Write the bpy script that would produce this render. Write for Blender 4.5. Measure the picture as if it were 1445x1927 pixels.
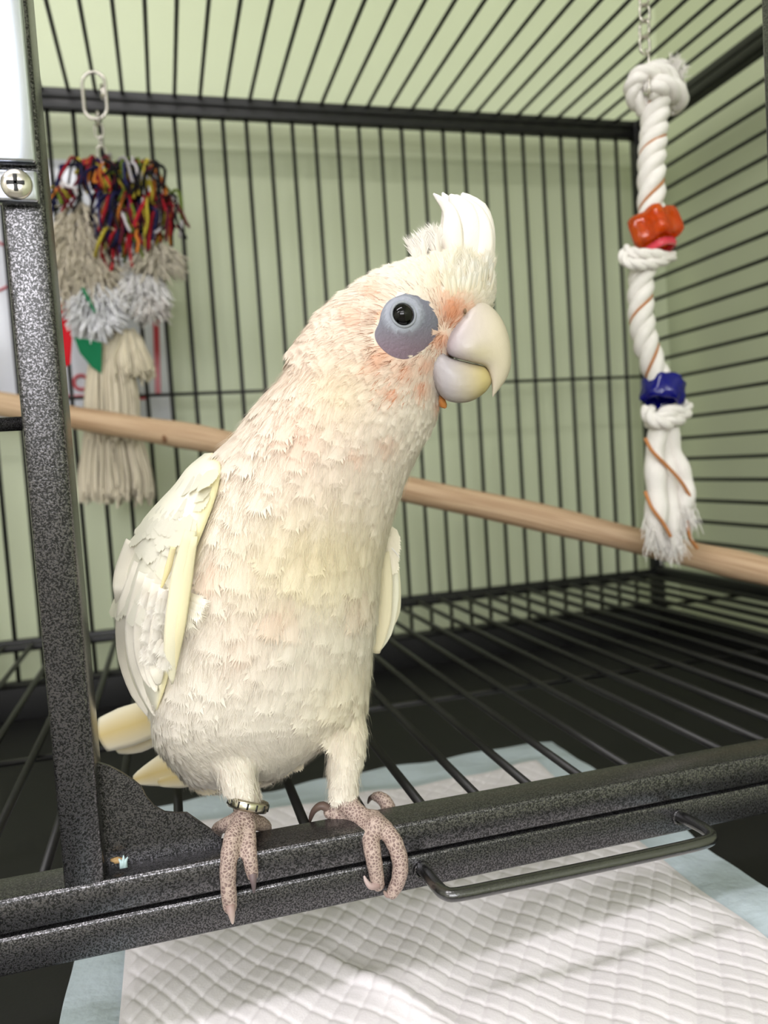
import bpy, bmesh, math, random
import numpy as np
from mathutils import Vector, Matrix
from mathutils.bvhtree import BVHTree
for o in list(bpy.data.objects): bpy.data.objects.remove(o)
SC = bpy.context.scene
COL = SC.collection
rnd = random.Random(7)

# ------------------------------------------------------------------ camera
W_, H_, F_ = 1445.0, 1927.0, 1490.77
EYE = np.array([0.0, 0.0, 1.30])
M_ = np.array([[0.96175372, -0.26610883, -0.06492968],      # camera right
               [-0.07828218, -0.03986918, -0.9961337],      # camera down
               [0.26249128, 0.96311813, -0.05917591]])      # camera forward
cam = bpy.data.objects.new('camera', bpy.data.cameras.new('camera')); COL.objects.link(cam)
m3 = Matrix(((M_[0][0], -M_[1][0], -M_[2][0]), (M_[0][1], -M_[1][1], -M_[2][1]), (M_[0][2], -M_[1][2], -M_[2][2])))
cam.matrix_world = Matrix.Translation(Vector(EYE)) @ m3.to_4x4()
cd = cam.data; cd.sensor_fit = 'VERTICAL'; cd.sensor_height = 36; cd.sensor_width = 27
cd.lens = F_ / H_ * 36; cd.clip_start = 0.01; cd.clip_end = 50
cd.dof.use_dof = True; cd.dof.focus_distance = 0.372; cd.dof.aperture_fstop = 7.6
SC.camera = cam
# ------------------------------------------------------------------ world, exposure
SC.view_settings.view_transform = 'Standard'; SC.view_settings.look = 'None'
SC.view_settings.gamma = 1.0; SC.view_settings.exposure = -0.98
SC.view_settings.use_curve_mapping = False
wd = bpy.data.worlds.new('room_air'); SC.world = wd; wd.use_nodes = True
wd.node_tree.nodes['Background'].inputs[0].default_value = (0.9, 0.95, 1, 1)
wd.node_tree.nodes['Background'].inputs[1].default_value = 0.25
ROOM = dict(x0=-2.6, x1=0.735, y0=-3.0, y1=1.03, z1=2.65)
def area(name, loc, size, power, color=(0.98, 0.94, 1.0), rot=(0, 0, 0)):
    l = bpy.data.lights.new(name, 'AREA'); l.shape = 'RECTANGLE'; l.size, l.size_y = size; l.energy = power; l.color = color
    o = bpy.data.objects.new(name, l); COL.objects.link(o); o.location = loc; o.rotation_euler = rot
    return o
LAMPS = [(-0.55, -0.12, 1.2, 0.16), (-0.35, -1.75, 1.2, 0.16), (-1.75, -1.2, 1.2, 0.16)]
for (lx, ly, a_, b_), pw in zip(LAMPS, (24, 22, 30)):
    area('lamp_light', (lx, ly, ROOM['z1'] - 0.062), (a_, b_), pw)
WIN = (-1.9, 0.3, 1.55, 2.45)                     # window behind the camera: x0, x1, z0, z1
area('window_light', ((WIN[0] + WIN[1]) / 2, ROOM['y0'] + 0.03, (WIN[2] + WIN[3]) / 2), (WIN[1] - WIN[0], WIN[3] - WIN[2]), 74, (0.97, 0.945, 1), (math.pi / 2, 0, 0))

# ------------------------------------------------------------------ helpers
def ray(u, v): return M_.T @ np.array([(u - W_ / 2) / F_, (v - H_ / 2) / F_, 1.0])
def P(u, v, Y):                                   # the point at depth Y (metres into the room) seen at pixel u, v
    d = ray(u, v); return EYE + d * (Y / d[1])
def PX(u, v, X): d = ray(u, v); return EYE + d * (X / d[0])
def PZ(u, v, Z): d = ray(u, v); return EYE + d * ((Z - EYE[2]) / d[2])
def pix(p):
    c = M_ @ (np.asarray(p) - EYE); return F_ * c[0] / c[2] + W_ / 2, F_ * c[1] / c[2] + H_ / 2
def pixv(V):
    c = (np.asarray(V) - EYE) @ M_.T; return np.stack([F_ * c[:, 0] / c[:, 2] + W_ / 2, F_ * c[:, 1] / c[:, 2] + H_ / 2], 1)
def nrm(a): a = np.asarray(a, float); return a / (np.linalg.norm(a) + 1e-12)
def lin(c): return tuple(((x / 255) / 12.92 if x / 255 <= 0.04045 else ((x / 255 + 0.055) / 1.055) ** 2.4) for x in c)
OFF = {}
def empty(name, loc, label=None, cat=None, group=None, parent=None):
    o = bpy.data.objects.new(name, None); COL.objects.link(o); o.empty_display_size = 0.02
    o.location = Vector(np.asarray(loc, float)) ; OFF[o] = np.asarray(loc, float)
    return tag(o, label, cat, group)
def tag(o, label=None, cat=None, group=None, kind=None):
    for k, v in (('label', label), ('category', cat), ('group', group), ('kind', kind)):
        if v: o[k] = v
    return o
def mk(name, v, f, mat, parent=None, smooth=True, col=None, origin=None, normals=None, uv=None):
    """one mesh object from world-space vertices"""
    v = np.asarray(v, float).reshape(-1, 3)
    off = OFF[parent] if parent is not None else (np.asarray(origin, float) if origin is not None else np.array([v[:, 0].mean(), v[:, 1].mean(), v[:, 2].min()]))
    me = bpy.data.meshes.new(name); me.from_pydata((v - off).tolist(), [], [tuple(int(i) for i in q) for q in f])
    if smooth: me.polygons.foreach_set('use_smooth', [True] * len(me.polygons))
    for m in (mat if isinstance(mat, (list, tuple)) else [mat]): me.materials.append(m)
    if col is not None:
        at = me.color_attributes.new('Col', 'FLOAT_COLOR', 'POINT')
        c = np.ones((len(v), 4)); c[:, :3] = np.asarray(col, float)
        at.data.foreach_set('color', c.ravel())
    if uv is not None:
        ul = me.uv_layers.new(name='UVMap'); li = np.empty(len(me.loops), int); me.loops.foreach_get('vertex_index', li)
        ul.data.foreach_set('uv', np.asarray(uv, float)[li].ravel())
    me.update()
    if normals is not None: me.normals_split_custom_set_from_vertices([tuple(n) for n in normals])
    o = bpy.data.objects.new(name, me); COL.objects.link(o)
    if parent is not None: o.parent = parent
    else: o.location = Vector(off)
    OFF[o] = off
    return o
def share(o, name, loc, parent):                   # another piece with the same mesh
    c = o.copy(); c.name = name; COL.objects.link(c); c.parent = parent; c.location = Vector(loc); OFF[c] = OFF[o]; return c
class MB:
    def __init__(s): s.v = []; s.f = []; s.c = []; s.u = []; s.n = []
    def add(s, v, f, c=None, u=None, n=None):
        k = len(s.v); s.v += [tuple(p) for p in v]; s.f += [tuple(i + k for i in q) for q in f]
        if c is not None: s.c += [tuple(x) for x in (c if np.ndim(c) == 2 else [c] * len(v))]
        if u is not None: s.u += [tuple(x) for x in u]
        if n is not None: s.n += [tuple(x) for x in n]
        return s
    def build(s, name, mat, parent=None, **k):
        return mk(name, s.v, s.f, mat, parent, col=s.c or None, uv=s.u or None, normals=s.n or None, **k)
def cat(pts, n):
    """Catmull-Rom resample of rows to n rows"""
    a = np.asarray(pts, float); k = len(a)
    t = np.linspace(0, k - 1, n); i = np.clip(t.astype(int), 0, k - 2); x = (t - i)[:, None]
    p0 = a[np.clip(i - 1, 0, k - 1)]; p1 = a[i]; p2 = a[i + 1]; p3 = a[np.clip(i + 2, 0, k - 1)]
    return 0.5 * ((2 * p1) + (-p0 + p2) * x + (2 * p0 - 5 * p1 + 4 * p2 - p3) * x ** 2 + (-p0 + 3 * p1 - 3 * p2 + p3) * x ** 3)
def tube(path, r, n=8, caps=True, twist=0.0):
    p = np.asarray(path, float); k = len(p); r = np.broadcast_to(np.asarray(r, float), (k,))
    t = np.gradient(p, axis=0); t /= np.linalg.norm(t, axis=1)[:, None] + 1e-12
    a = nrm(np.cross(t[0], [0.31, 0.2, 0.93] if abs(t[0][2]) < 0.9 else [1, 0.1, 0]))
    V = []
    for i in range(k):
        a = nrm(a - t[i] * (a @ t[i])); b = np.cross(t[i], a)
        th = np.arange(n) * 2 * math.pi / n + twist * i
        V.append(p[i] + r[i] * (np.cos(th)[:, None] * a + np.sin(th)[:, None] * b))
    V = np.vstack(V); Fc = [(i * n + j, i * n + (j + 1) % n, (i + 1) * n + (j + 1) % n, (i + 1) * n + j) for i in range(k - 1) for j in range(n)]
    if caps: Fc += [tuple(range(n))[::-1], tuple(range((k - 1) * n, k * n))]
    return V, Fc
def loft(rings, caps=True):
    k, n = len(rings), len(rings[0]); V = np.vstack(rings)
    Fc = [(i * n + j, i * n + (j + 1) % n, (i + 1) * n + (j + 1) % n, (i + 1) * n + j) for i in range(k - 1) for j in range(n)]
    if caps: Fc += [tuple(range(n))[::-1], tuple(range((k - 1) * n, k * n))]
    return V, Fc
def boxm(a, b, bev=0.0015, seg=2):
    a, b = np.minimum(a, b), np.maximum(a, b)
    bm = bmesh.new(); bmesh.ops.create_cube(bm, size=1.0)
    for v in bm.verts: v.co = Vector([a[i] + (v.co[i] + 0.5) * (b[i] - a[i]) for i in range(3)])
    if bev: bmesh.ops.bevel(bm, geom=bm.edges[:], offset=bev, segments=seg, affect='EDGES', profile=0.5)
    bm.verts.index_update(); V = [tuple(v.co) for v in bm.verts]; Fc = [tuple(v.index for v in f.verts) for f in bm.faces]; bm.free()
    return V, Fc
def torus(c, R, r, ax, n=20, m=8, stretch=None):
    """ring of radius R round axis ax; stretch=(dir, half length) makes a chain link"""
    ax = nrm(ax); a = nrm(np.cross(ax, [0.2, 0.9, 0.3])) if stretch is None else nrm(stretch[0]); b = np.cross(ax, a)
    V = []
    for i in range(n):
        th = 2 * math.pi * i / n; o = a * math.cos(th) + b * math.sin(th)
        cc = np.asarray(c) + R * o + (a * math.copysign(stretch[1], math.cos(th)) if stretch is not None else 0)
        for j in range(m):
            ph = 2 * math.pi * j / m; V.append(cc + r * (math.cos(ph) * o + math.sin(ph) * ax))
    Fc = [(i * m + j, ((i + 1) % n) * m + j, ((i + 1) % n) * m + (j + 1) % m, i * m + (j + 1) % m) for i in range(n) for j in range(m)]
    return V, Fc
def sphere(c, r, nu=24, nv=14, ax=(0, 0, 1)):
    ax = nrm(ax); a = nrm(np.cross(ax, [0.3, 0.8, 0.1])); b = np.cross(ax, a); r = np.broadcast_to(r, (3,))
    rings = []
    for i in range(nv):
        ph = math.pi * (i + 0.02) / (nv - 1 + 0.04) - math.pi / 2
        th = np.arange(nu) * 2 * math.pi / nu
        rings.append(np.asarray(c) + r[0] * math.cos(ph) * np.cos(th)[:, None] * a + r[1] * math.cos(ph) * np.sin(th)[:, None] * b + r[2] * math.sin(ph) * ax)
    return loft(rings)

# ------------------------------------------------------------------ materials
def new_mat(name):
    m = bpy.data.materials.new(name); m.use_nodes = True
    nt = m.node_tree; return m, nt, nt.nodes['Principled BSDF'], nt.nodes, nt.links
def nd(nt, typ, **k):
    n = nt.nodes.new(typ)
    for a, b in k.items():
        if a.startswith('i_'):
            key = a[2:]; n.inputs[int(key) if key.isdigit() else key.replace('_', ' ')].default_value = b
        else: setattr(n, a, b)
    return n
def plain(name, rgb, rough=0.5, metal=0.0, noise=None, bump=None, **k):
    """noise=(scale, amount) shifts the colour, bump=(scale, strength, distance) gives fine relief"""
    m, nt, b, N, L = new_mat(name); c = lin(rgb)
    b.inputs['Base Color'].default_value = (*c, 1); b.inputs['Roughness'].default_value = rough; b.inputs['Metallic'].default_value = metal
    for key, val in k.items(): b.inputs[key.replace('_', ' ')].default_value = val
    tc = nd(nt, 'ShaderNodeTexCoord')
    if noise:
        n = nd(nt, 'ShaderNodeTexNoise', i_Scale=noise[0], i_Detail=4.0); L.new(tc.outputs['Object'], n.inputs['Vector'])
        mx = nd(nt, 'ShaderNodeMix', data_type='RGBA', blend_type='MIX'); L.new(n.outputs['Fac'], mx.inputs[0])
        mx.inputs[6].default_value = (*[x * (1 - noise[1]) for x in c], 1); mx.inputs[7].default_value = (*[min(1, x * (1 + noise[1])) for x in c], 1)
        L.new(mx.outputs[2], b.inputs['Base Color'])
    if bump:
        n = nd(nt, 'ShaderNodeTexNoise', i_Scale=bump[0], i_Detail=3.0); L.new(tc.outputs['Object'], n.inputs['Vector'])
        bp = nd(nt, 'ShaderNodeBump', i_Strength=bump[1], i_Distance=bump[2]); L.new(n.outputs['Fac'], bp.inputs['Height']); L.new(bp.outputs[0], b.inputs['Normal'])
    return m
def hammered(name):
    """black powder coat with a grey vein, as on cage frames"""
    m, nt, b, N, L = new_mat(name); tc = nd(nt, 'ShaderNodeTexCoord')
    n = nd(nt, 'ShaderNodeTexNoise', i_Scale=1250.0, i_Detail=2.0, i_Roughness=0.55, i_Distortion=0.6); L.new(tc.outputs['Object'], n.inputs['Vector'])
    r = nd(nt, 'ShaderNodeValToRGB'); L.new(n.outputs['Fac'], r.inputs[0])
    e = r.color_ramp.elements; e[0].position = 0.47; e[0].color = (0, 0, 0, 1); e[1].position = 0.57; e[1].color = (1, 1, 1, 1)
    mx = nd(nt, 'ShaderNodeMix', data_type='RGBA'); L.new(r.outputs[0], mx.inputs[0]); mx.inputs[6].default_value = (0.006, 0.006, 0.006, 1); mx.inputs[7].default_value = (0.175, 0.17, 0.178, 1)
    L.new(mx.outputs[2], b.inputs['Base Color']); L.new(r.outputs[0], b.inputs['Metallic'])
    b.inputs['Roughness'].default_value = 0.25
    bp = nd(nt, 'ShaderNodeBump', i_Strength=0.3, i_Distance=0.0004); L.new(n.outputs['Fac'], bp.inputs['Height']); L.new(bp.outputs[0], b.inputs['Normal'])
    return m
def vcol(name, rough=0.6, transl=0.0, bump=None, spec=0.3, sheen=0.0):
    m, nt, b, N, L = new_mat(name); at = nd(nt, 'ShaderNodeVertexColor', layer_name='Col')
    L.new(at.outputs[0], b.inputs['Base Color']); b.inputs['Roughness'].default_value = rough; b.inputs['Specular IOR Level'].default_value = spec
    b.inputs['Sheen Weight'].default_value = sheen
    if bump:
        tc = nd(nt, 'ShaderNodeTexCoord'); n = nd(nt, 'ShaderNodeTexNoise', i_Scale=bump[0], i_Detail=3.0); L.new(tc.outputs['Object'], n.inputs['Vector'])
        bp = nd(nt, 'ShaderNodeBump', i_Strength=bump[1], i_Distance=bump[2]); L.new(n.outputs['Fac'], bp.inputs['Height']); L.new(bp.outputs[0], b.inputs['Normal'])
    if transl:
        t = nd(nt, 'ShaderNodeBsdfTranslucent'); L.new(at.outputs[0], t.inputs[0])
        mx = nd(nt, 'ShaderNodeMixShader', i_0=transl); L.new(b.outputs[0], mx.inputs[1]); L.new(t.outputs[0], mx.inputs[2])
        L.new(mx.outputs[0], N['Material Output'].inputs[0])
    return m
def feather_mat(name):
    """feather vane: colour from the vertices, fine slanted barbs as relief (UV: x across -1..1, y along)"""
    m, nt, b, N, L = new_mat(name); at = nd(nt, 'ShaderNodeVertexColor', layer_name='Col')
    uvn = nd(nt, 'ShaderNodeUVMap'); sp = nd(nt, 'ShaderNodeSeparateXYZ'); L.new(uvn.outputs[0], sp.inputs[0])
    ab = nd(nt, 'ShaderNodeMath', operation='ABSOLUTE'); L.new(sp.outputs[0], ab.inputs[0])
    su = nd(nt, 'ShaderNodeMath', operation='MULTIPLY_ADD'); L.new(ab.outputs[0], su.inputs[0]); su.inputs[1].default_value = -0.45; L.new(sp.outputs[1], su.inputs[2])
    mu = nd(nt, 'ShaderNodeMath', operation='MULTIPLY', i_1=170.0); L.new(su.outputs[0], mu.inputs[0])
    sn = nd(nt, 'ShaderNodeMath', operation='SINE'); L.new(mu.outputs[0], sn.inputs[0])
    bp = nd(nt, 'ShaderNodeBump', i_Strength=0.25, i_Distance=0.0002); L.new(sn.outputs[0], bp.inputs['Height']); L.new(bp.outputs[0], b.inputs['Normal'])
    L.new(at.outputs[0], b.inputs['Base Color']); b.inputs['Roughness'].default_value = 0.62; b.inputs['Specular IOR Level'].default_value = 0.2
    b.inputs['Sheen Weight'].default_value = 0.12
    t = nd(nt, 'ShaderNodeBsdfTranslucent'); L.new(at.outputs[0], t.inputs[0])
    mx = nd(nt, 'ShaderNodeMixShader', i_0=0.12); L.new(b.outputs[0], mx.inputs[1]); L.new(t.outputs[0], mx.inputs[2]); L.new(mx.outputs[0], N['Material Output'].inputs[0])
    return m
MT = dict(
    wall=plain('sage_green_paint', (199, 207, 174), 0.42, noise=(3.0, 0.03), bump=(260, 0.08, 0.0006)),
    white=plain('white_ceiling_paint', (236, 236, 232), 0.8), floor=plain('grey_vinyl', (150, 146, 140), 0.5, noise=(6, 0.15)),
    cream=plain('cream_paint', (225, 222, 210), 0.6),
    ham=hammered('black_hammered_coat'), gloss=plain('glossy_black_coat', (22, 22, 22), 0.24, bump=(1100, 0.35, 0.0005), Specular_IOR_Level=1.0, Coat_Weight=0.8), wire=plain('black_wire_coat', (13, 13, 13), 0.45, bump=(300, 0.12, 0.0004)),
    pan=plain('black_sheet_metal', (17, 17, 17), 0.6, noise=(700, 0.6), bump=(600, 0.2, 0.0004)),
    chrome=plain('brushed_nickel', (186, 190, 200), 0.2, 1.0, bump=(55, 0.05, 0.0006)), steel=plain('chain_steel', (205, 200, 192), 0.25, 1.0),
    wood=None, cotton=plain('cream_cotton', (214, 204, 184), 0.95, noise=(120, 0.12)), rope=plain('white_cotton_rope', (238, 234, 228), 0.9, noise=(160, 0.06), bump=(500, 0.4, 0.001)),
    jute=plain('brown_thread', (190, 128, 78), 0.9), fleece=plain('white_fleece', (228, 226, 224), 0.95, bump=(300, 0.5, 0.002)),
    felt_red=plain('red_felt', (196, 18, 34), 0.95), felt_green=plain('green_felt', (8, 112, 72), 0.95),
    paper=plain('glossy_paper', (228, 230, 238), 0.18), red_ink=plain('red_ink', (200, 70, 80), 0.3),
    orange=plain('orange_acrylic', (255, 104, 10), 0.12, Transmission_Weight=0.7, IOR=1.47), pink=plain('pink_acrylic', (255, 90, 110), 0.15, Transmission_Weight=0.3),
    blue=plain('blue_acrylic', (8, 14, 138), 0.1, Transmission_Weight=0.35, IOR=1.47),
    pad=plain('white_pad_tissue', (236, 231, 234), 0.9, noise=(60, 0.03), bump=(900, 0.25, 0.0006)), padblue=plain('pale_blue_film', (198, 212, 220), 0.35, bump=(120, 0.5, 0.002)),
    feather=feather_mat('feather'), body=vcol('down_skin', 0.85), barb=vcol('feather_barbs', 0.7, spec=0.15), beak=vcol('horn_beak', 0.36, bump=(330, 0.3, 0.0007), spec=0.5), eyeskin=vcol('bare_eye_skin', 0.5, bump=(700, 0.55, 0.0008)),
    eye=plain('black_eye', (4, 3, 3), 0.04, Specular_IOR_Level=0.35), claw=vcol('claw_horn', 0.35), band=plain('steel_leg_ring', (196, 190, 170), 0.28, 1.0),
    yarn=vcol('dyed_yarn', 0.95), shaft=plain('feather_shaft', (240, 226, 176), 0.5), lamp=None, crumb=plain('dry_crumb', (196, 160, 110), 0.9), flake=plain('pale_blue_flake', (178, 200, 204), 0.7),
)
def wood_mat():
    m, nt, b, N, L = new_mat('bare_branch_wood'); tc = nd(nt, 'ShaderNodeTexCoord')
    mp = nd(nt, 'ShaderNodeMapping'); mp.inputs['Scale'].default_value = (9, 1.5, 1); L.new(tc.outputs['UV'], mp.inputs[0])
    n = nd(nt, 'ShaderNodeTexNoise', i_Scale=1.6, i_Detail=6.0, i_Distortion=0.4); L.new(mp.outputs[0], n.inputs['Vector'])
    r = nd(nt, 'ShaderNodeValToRGB'); L.new(n.outputs['Fac'], r.inputs[0]); e = r.color_ramp.elements
    e[0].position = 0.3; e[0].color = (*lin((160, 128, 96)), 1); e[1].position = 0.68; e[1].color = (*lin((202, 174, 142)), 1)
    L.new(r.outputs[0], b.inputs['Base Color']); b.inputs['Roughness'].default_value = 0.7
    bp = nd(nt, 'ShaderNodeBump', i_Strength=0.3, i_Distance=0.001); L.new(n.outputs['Fac'], bp.inputs['Height']); L.new(bp.outputs[0], b.inputs['Normal'])
    return m
MT['wood'] = wood_mat()
def lamp_mat():
    m, nt, b, N, L = new_mat('lit_diffuser'); b.inputs['Emission Color'].default_value = (1, 0.97, 0.93, 1); b.inputs['Emission Strength'].default_value = 6.0; return m
MT['lamp'] = lamp_mat()
def day_mat():
    m, nt, b, N, L = new_mat('daylit_pane'); b.inputs['Emission Color'].default_value = (0.9, 0.95, 1, 1); b.inputs['Emission Strength'].default_value = 7.0; return m
MT['day'] = day_mat()
def scale_mat():
    """pinkish grey bird-foot skin with raised scales"""
    m, nt, b, N, L = new_mat('scaly_foot_skin'); tc = nd(nt, 'ShaderNodeTexCoord')
    vo = nd(nt, 'ShaderNodeTexVoronoi', feature='DISTANCE_TO_EDGE', i_Scale=640.0); L.new(tc.outputs['Object'], vo.inputs['Vector'])
    r = nd(nt, 'ShaderNodeValToRGB'); L.new(vo.outputs['Distance'], r.inputs[0]); e = r.color_ramp.elements
    e[0].position = 0.02; e[0].color = (*lin((192, 172, 160)), 1); e[1].position = 0.22; e[1].color = (*lin((134, 112, 106)), 1)
    L.new(r.outputs[0], b.inputs['Base Color']); b.inputs['Roughness'].default_value = 0.5
    bp = nd(nt, 'ShaderNodeBump', i_Strength=0.8, i_Distance=0.0008); L.new(vo.outputs['Distance'], bp.inputs['Height']); L.new(bp.outputs[0], b.inputs['Normal'])
    return m
MT['foot'] = scale_mat()

# ------------------------------------------------------------------ room shell
def struct(name, a, b, mat):
    V, Fc = boxm(a, b, 0); return tag(mk(name, V, Fc, mat, smooth=False), kind='structure')
R = ROOM; T = 0.1
struct('floor', (R['x0'] - T, R['y0'] - T, -T), (R['x1'] + T, R['y1'] + T, 0), MT['floor'])
struct('ceiling', (R['x0'] - T, R['y0'] - T, R['z1']), (R['x1'] + T, R['y1'] + T, R['z1'] + T), MT['white'])
struct('wall_back', (R['x0'] - T, R['y1'], 0), (R['x1'] + T, R['y1'] + T, R['z1']), MT['wall'])
struct('wall_right', (R['x1'], R['y0'], 0), (R['x1'] + T, R['y1'], R['z1']), MT['wall'])
struct('wall_left', (R['x0'] - T, R['y0'], 0), (R['x0'], R['y1'], R['z1']), MT['cream'])
struct('wall_front', (R['x0'], R['y0'] - T, 0), (R['x1'], R['y0'], R['z1']), MT['cream'])
for i, (lx, ly, a_, b_) in enumerate(LAMPS):
    t = empty('ceiling_lamp', (lx, ly, R['z1'] - 0.055), ['long white ceiling batten lamp over the cage front', 'long white ceiling batten lamp in the middle of the room', 'long white ceiling batten lamp near the cream side wall'][i], 'ceiling lamp', 'ceiling lamps')
    z = R['z1']
    V, Fc = boxm((lx - a_ / 2 - 0.02, ly - b_ / 2 - 0.02, z - 0.03), (lx + a_ / 2 + 0.02, ly + b_ / 2 + 0.02, z), 0.003); mk('housing', V, Fc, MT['white'], t, False)
    V, Fc = boxm((lx - a_ / 2, ly - b_ / 2, z - 0.055), (lx + a_ / 2, ly + b_ / 2, z - 0.03), 0.006); mk('diffuser', V, Fc, MT['lamp'], t, False)

wn = empty('window_1', ((WIN[0] + WIN[1]) / 2, R['y0'], WIN[2])); wn['kind'] = 'structure'
for a, b in (((WIN[0] - .05, WIN[2] - .05), (WIN[1] + .05, WIN[2])), ((WIN[0] - .05, WIN[3]), (WIN[1] + .05, WIN[3] + .05)), ((WIN[0] - .05, WIN[2]), (WIN[0], WIN[3])), ((WIN[1], WIN[2]), (WIN[1] + .05, WIN[3])), ((-.82, WIN[2]), (-.78, WIN[3]))):
    V, Fc = boxm((a[0], R['y0'] + .001, a[1]), (b[0], R['y0'] + .05, b[1]), .003); mk('window_frame', V, Fc, MT['white'], wn, False)
V, Fc = boxm((WIN[0], R['y0'] + .001, WIN[2]), (WIN[1], R['y0'] + .012, WIN[3]), 0); mk('window_pane', V, Fc, MT['day'], wn, False)

# ------------------------------------------------------------------ cage
ZC = EYE[2]
YF, YR, YB = 0.360, 0.382, 0.976            # front face, rear face of the front rail, back panel
XL, XR = -0.30, 0.660
ZG = ZC - 0.1734                             # grate level (top of the front rail)
ZT = ZC + 0.434                              # top of the back panel
TW = 0.0165                                  # tube width
ZPAN = ZC - 0.252
cage = empty('bird_cage', (0.18, 0.67, ZPAN - 0.012), 'large black wire bird cage with hammered frame and open front', 'bird cage')
def cbox(name, a, b, parent, mat='ham', bev=0.0016): V, Fc = boxm(a, b, bev); return mk(name, V, Fc, MT[mat], parent)
def wires(name, a0, b0, shifts, r, parent, mat='wire', n=8):
    """a row of alike wires: one mesh, copies shifted"""
    V, Fc = tube([a0, b0], r, n); first = None
    for s in shifts:
        if first is None:
            first = mk(name, np.asarray(V) , Fc, MT[mat], parent); first.location = Vector(s)
        else: share(first, name, s, parent)
# back panel
back = cbox('back_panel', (XL, YB - 0.006, ZT - 0.0125), (XR, YB + 0.006, ZT - 0.0005), cage, 'wire'); back['label'] = 'upper rail of the back wire panel'
cbox('rail', (XL, YB - 0.005, ZG - 0.012), (XR, YB + 0.005, ZG + 0.002), back, 'wire')
cbox('rail', (XL, YB - 0.006, ZG - 0.075), (XR, YB + 0.006, ZG - 0.046), back, 'wire')
pitch = 1.2 * 0.02412; x0 = 1.2 * -0.0565
ks = [k for k in range(-9, 26) if XL + 0.012 < x0 + k * pitch < XR - 0.012]
wires('wire', (0, YB, ZG - 0.05), (0, YB, ZT - 0.006), [(x0 + k * 0.02778, 0, 0) for k in range(-8, 26)], 0.0025, back)
zm = P(950, 719, YB)[2]
wires('cross_wire', (XL, YB - 0.0042, zm), (XR, YB - 0.0042, zm), [(0, 0, 0)], 0.0021, back)
# top panel
top = cbox('top_panel', (XL, YB - 0.006, ZT), (XR, YB + 0.006, ZT + 0.0115), cage, 'wire'); top['label'] = 'rear rail of the top wire panel'
cbox('rail', (XL, YF + 0.002, ZT), (XR, YF + 0.014, ZT + 0.0115), top, 'wire')
cbox('rail', (XR - 0.006, YF, ZT), (XR + 0.006, YB, ZT + 0.0115), top, 'wire')
cbox('rail', (XL - 0.006, YF, ZT), (XL + 0.006, YB, ZT + 0.0115), top, 'wire')
wires('wire', (0, YF + 0.008, ZT + 0.009), (0, YB, ZT + 0.009), [(x0 - 0.0026 + k * pitch, 0, 0) for k in ks], 0.0023, top)
# right and left side panels with level wires
zside = [ZC + 0.3904 - 0.0272 * k for k in range(-1, 21)]
for nm, X, lab in (('side_panel', XR, 'right side wire panel'), ('side_panel', XL, 'left side wire panel')):
    sp = cbox(nm, (X - 0.006, YF, ZT - 0.0125), (X + 0.006, YB, ZT - 0.0005), cage, 'wire'); sp['label'] = lab + ' of level wires'
    cbox('rail', (X - 0.007, YF, ZG - 0.010), (X + 0.007, YB, ZG + 0.006), sp, 'wire')
    cbox('post', (X - 0.008, YB - 0.009, ZG - 0.075), (X + 0.008, YB + 0.007, ZT + 0.011), sp, 'wire')
    cbox('post', (X - 0.008, YF, ZPAN), (X + 0.008, YF + 0.018, ZT + 0.011), sp)
    wires('wire', (X, YF + 0.006, 0), (X, YB, 0), [(0, 0, z) for z in zside if z > ZG + 0.012], 0.0025, sp)
# floor grate
grate = cbox('floor_grate', (XL + 0.01, YB - 0.018, ZG - 0.009), (XR - 0.01, YB - 0.010, ZG - 0.002), cage, 'wire'); grate['label'] = 'floor grate of parallel black wires'
gp = 0.0305; gx = PZ(790, 1511, ZG)[0] + 0.0026
gk = [k for k in range(-14, 26) if XL + 0.02 < gx + k * gp < XR - 0.02]
wires('wire', (0, YR - 0.004, ZG - 0.004), (0, YB - 0.006, ZG - 0.004), [(gx + k * gp, 0, 0) for k in gk], 0.0026, grate)
for yy in (YF + 0.21, YF + 0.43): wires('cross_wire', (XL + 0.01, yy, ZG - 0.0088), (XR - 0.01, yy, ZG - 0.0088), [(0, 0, 0)], 0.0022, grate)
# front frame: bottom rail, pull-out rail with handle, door posts, gusset
z1 = P(0, 1765, YF)[2]; z2 = P(700, 1685, YF)[2]
front = cbox('front_frame', (XL, YF, z1 + 0.0008), (XR, YR, ZG), cage); front['label'] = 'bottom front rail the cockatoo stands on'
slide = cbox('pull_out_rail', (XL + 0.01, YF + 0.0004, z2 - 0.002), (XR - 0.01, YR, z1 - 0.0008), cage); slide['label'] = 'lower front rail of the slide-out grate'
xa, xb = P(40, 800, YF)[0], P(121, 800, YF)[0]
ZTOP = ZT + 0.011
cbox('post', (xa, YF + 0.0006, ZG - 0.003), (xb, YR + 0.006, ZTOP), front)
xr = P(1436, 150, YR + 0.006)[0]; cbox('post', (xr, YF + 0.0006, ZG - 0.003), (xr + 0.0175, YR + 0.006, ZTOP), front)
cbox('top_rail', (XL, YF + 0.0006, ZT - 0.018), (XR, YR, ZT - 0.001), front)
zs = P(0, 799, YF + 0.012)[2]
wires('level_wire', (XL, YF + 0.012, zs), (xa + 0.002, YF + 0.012, zs), [(0, 0, 0)], 0.0031, front, 'ham', 12)
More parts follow.
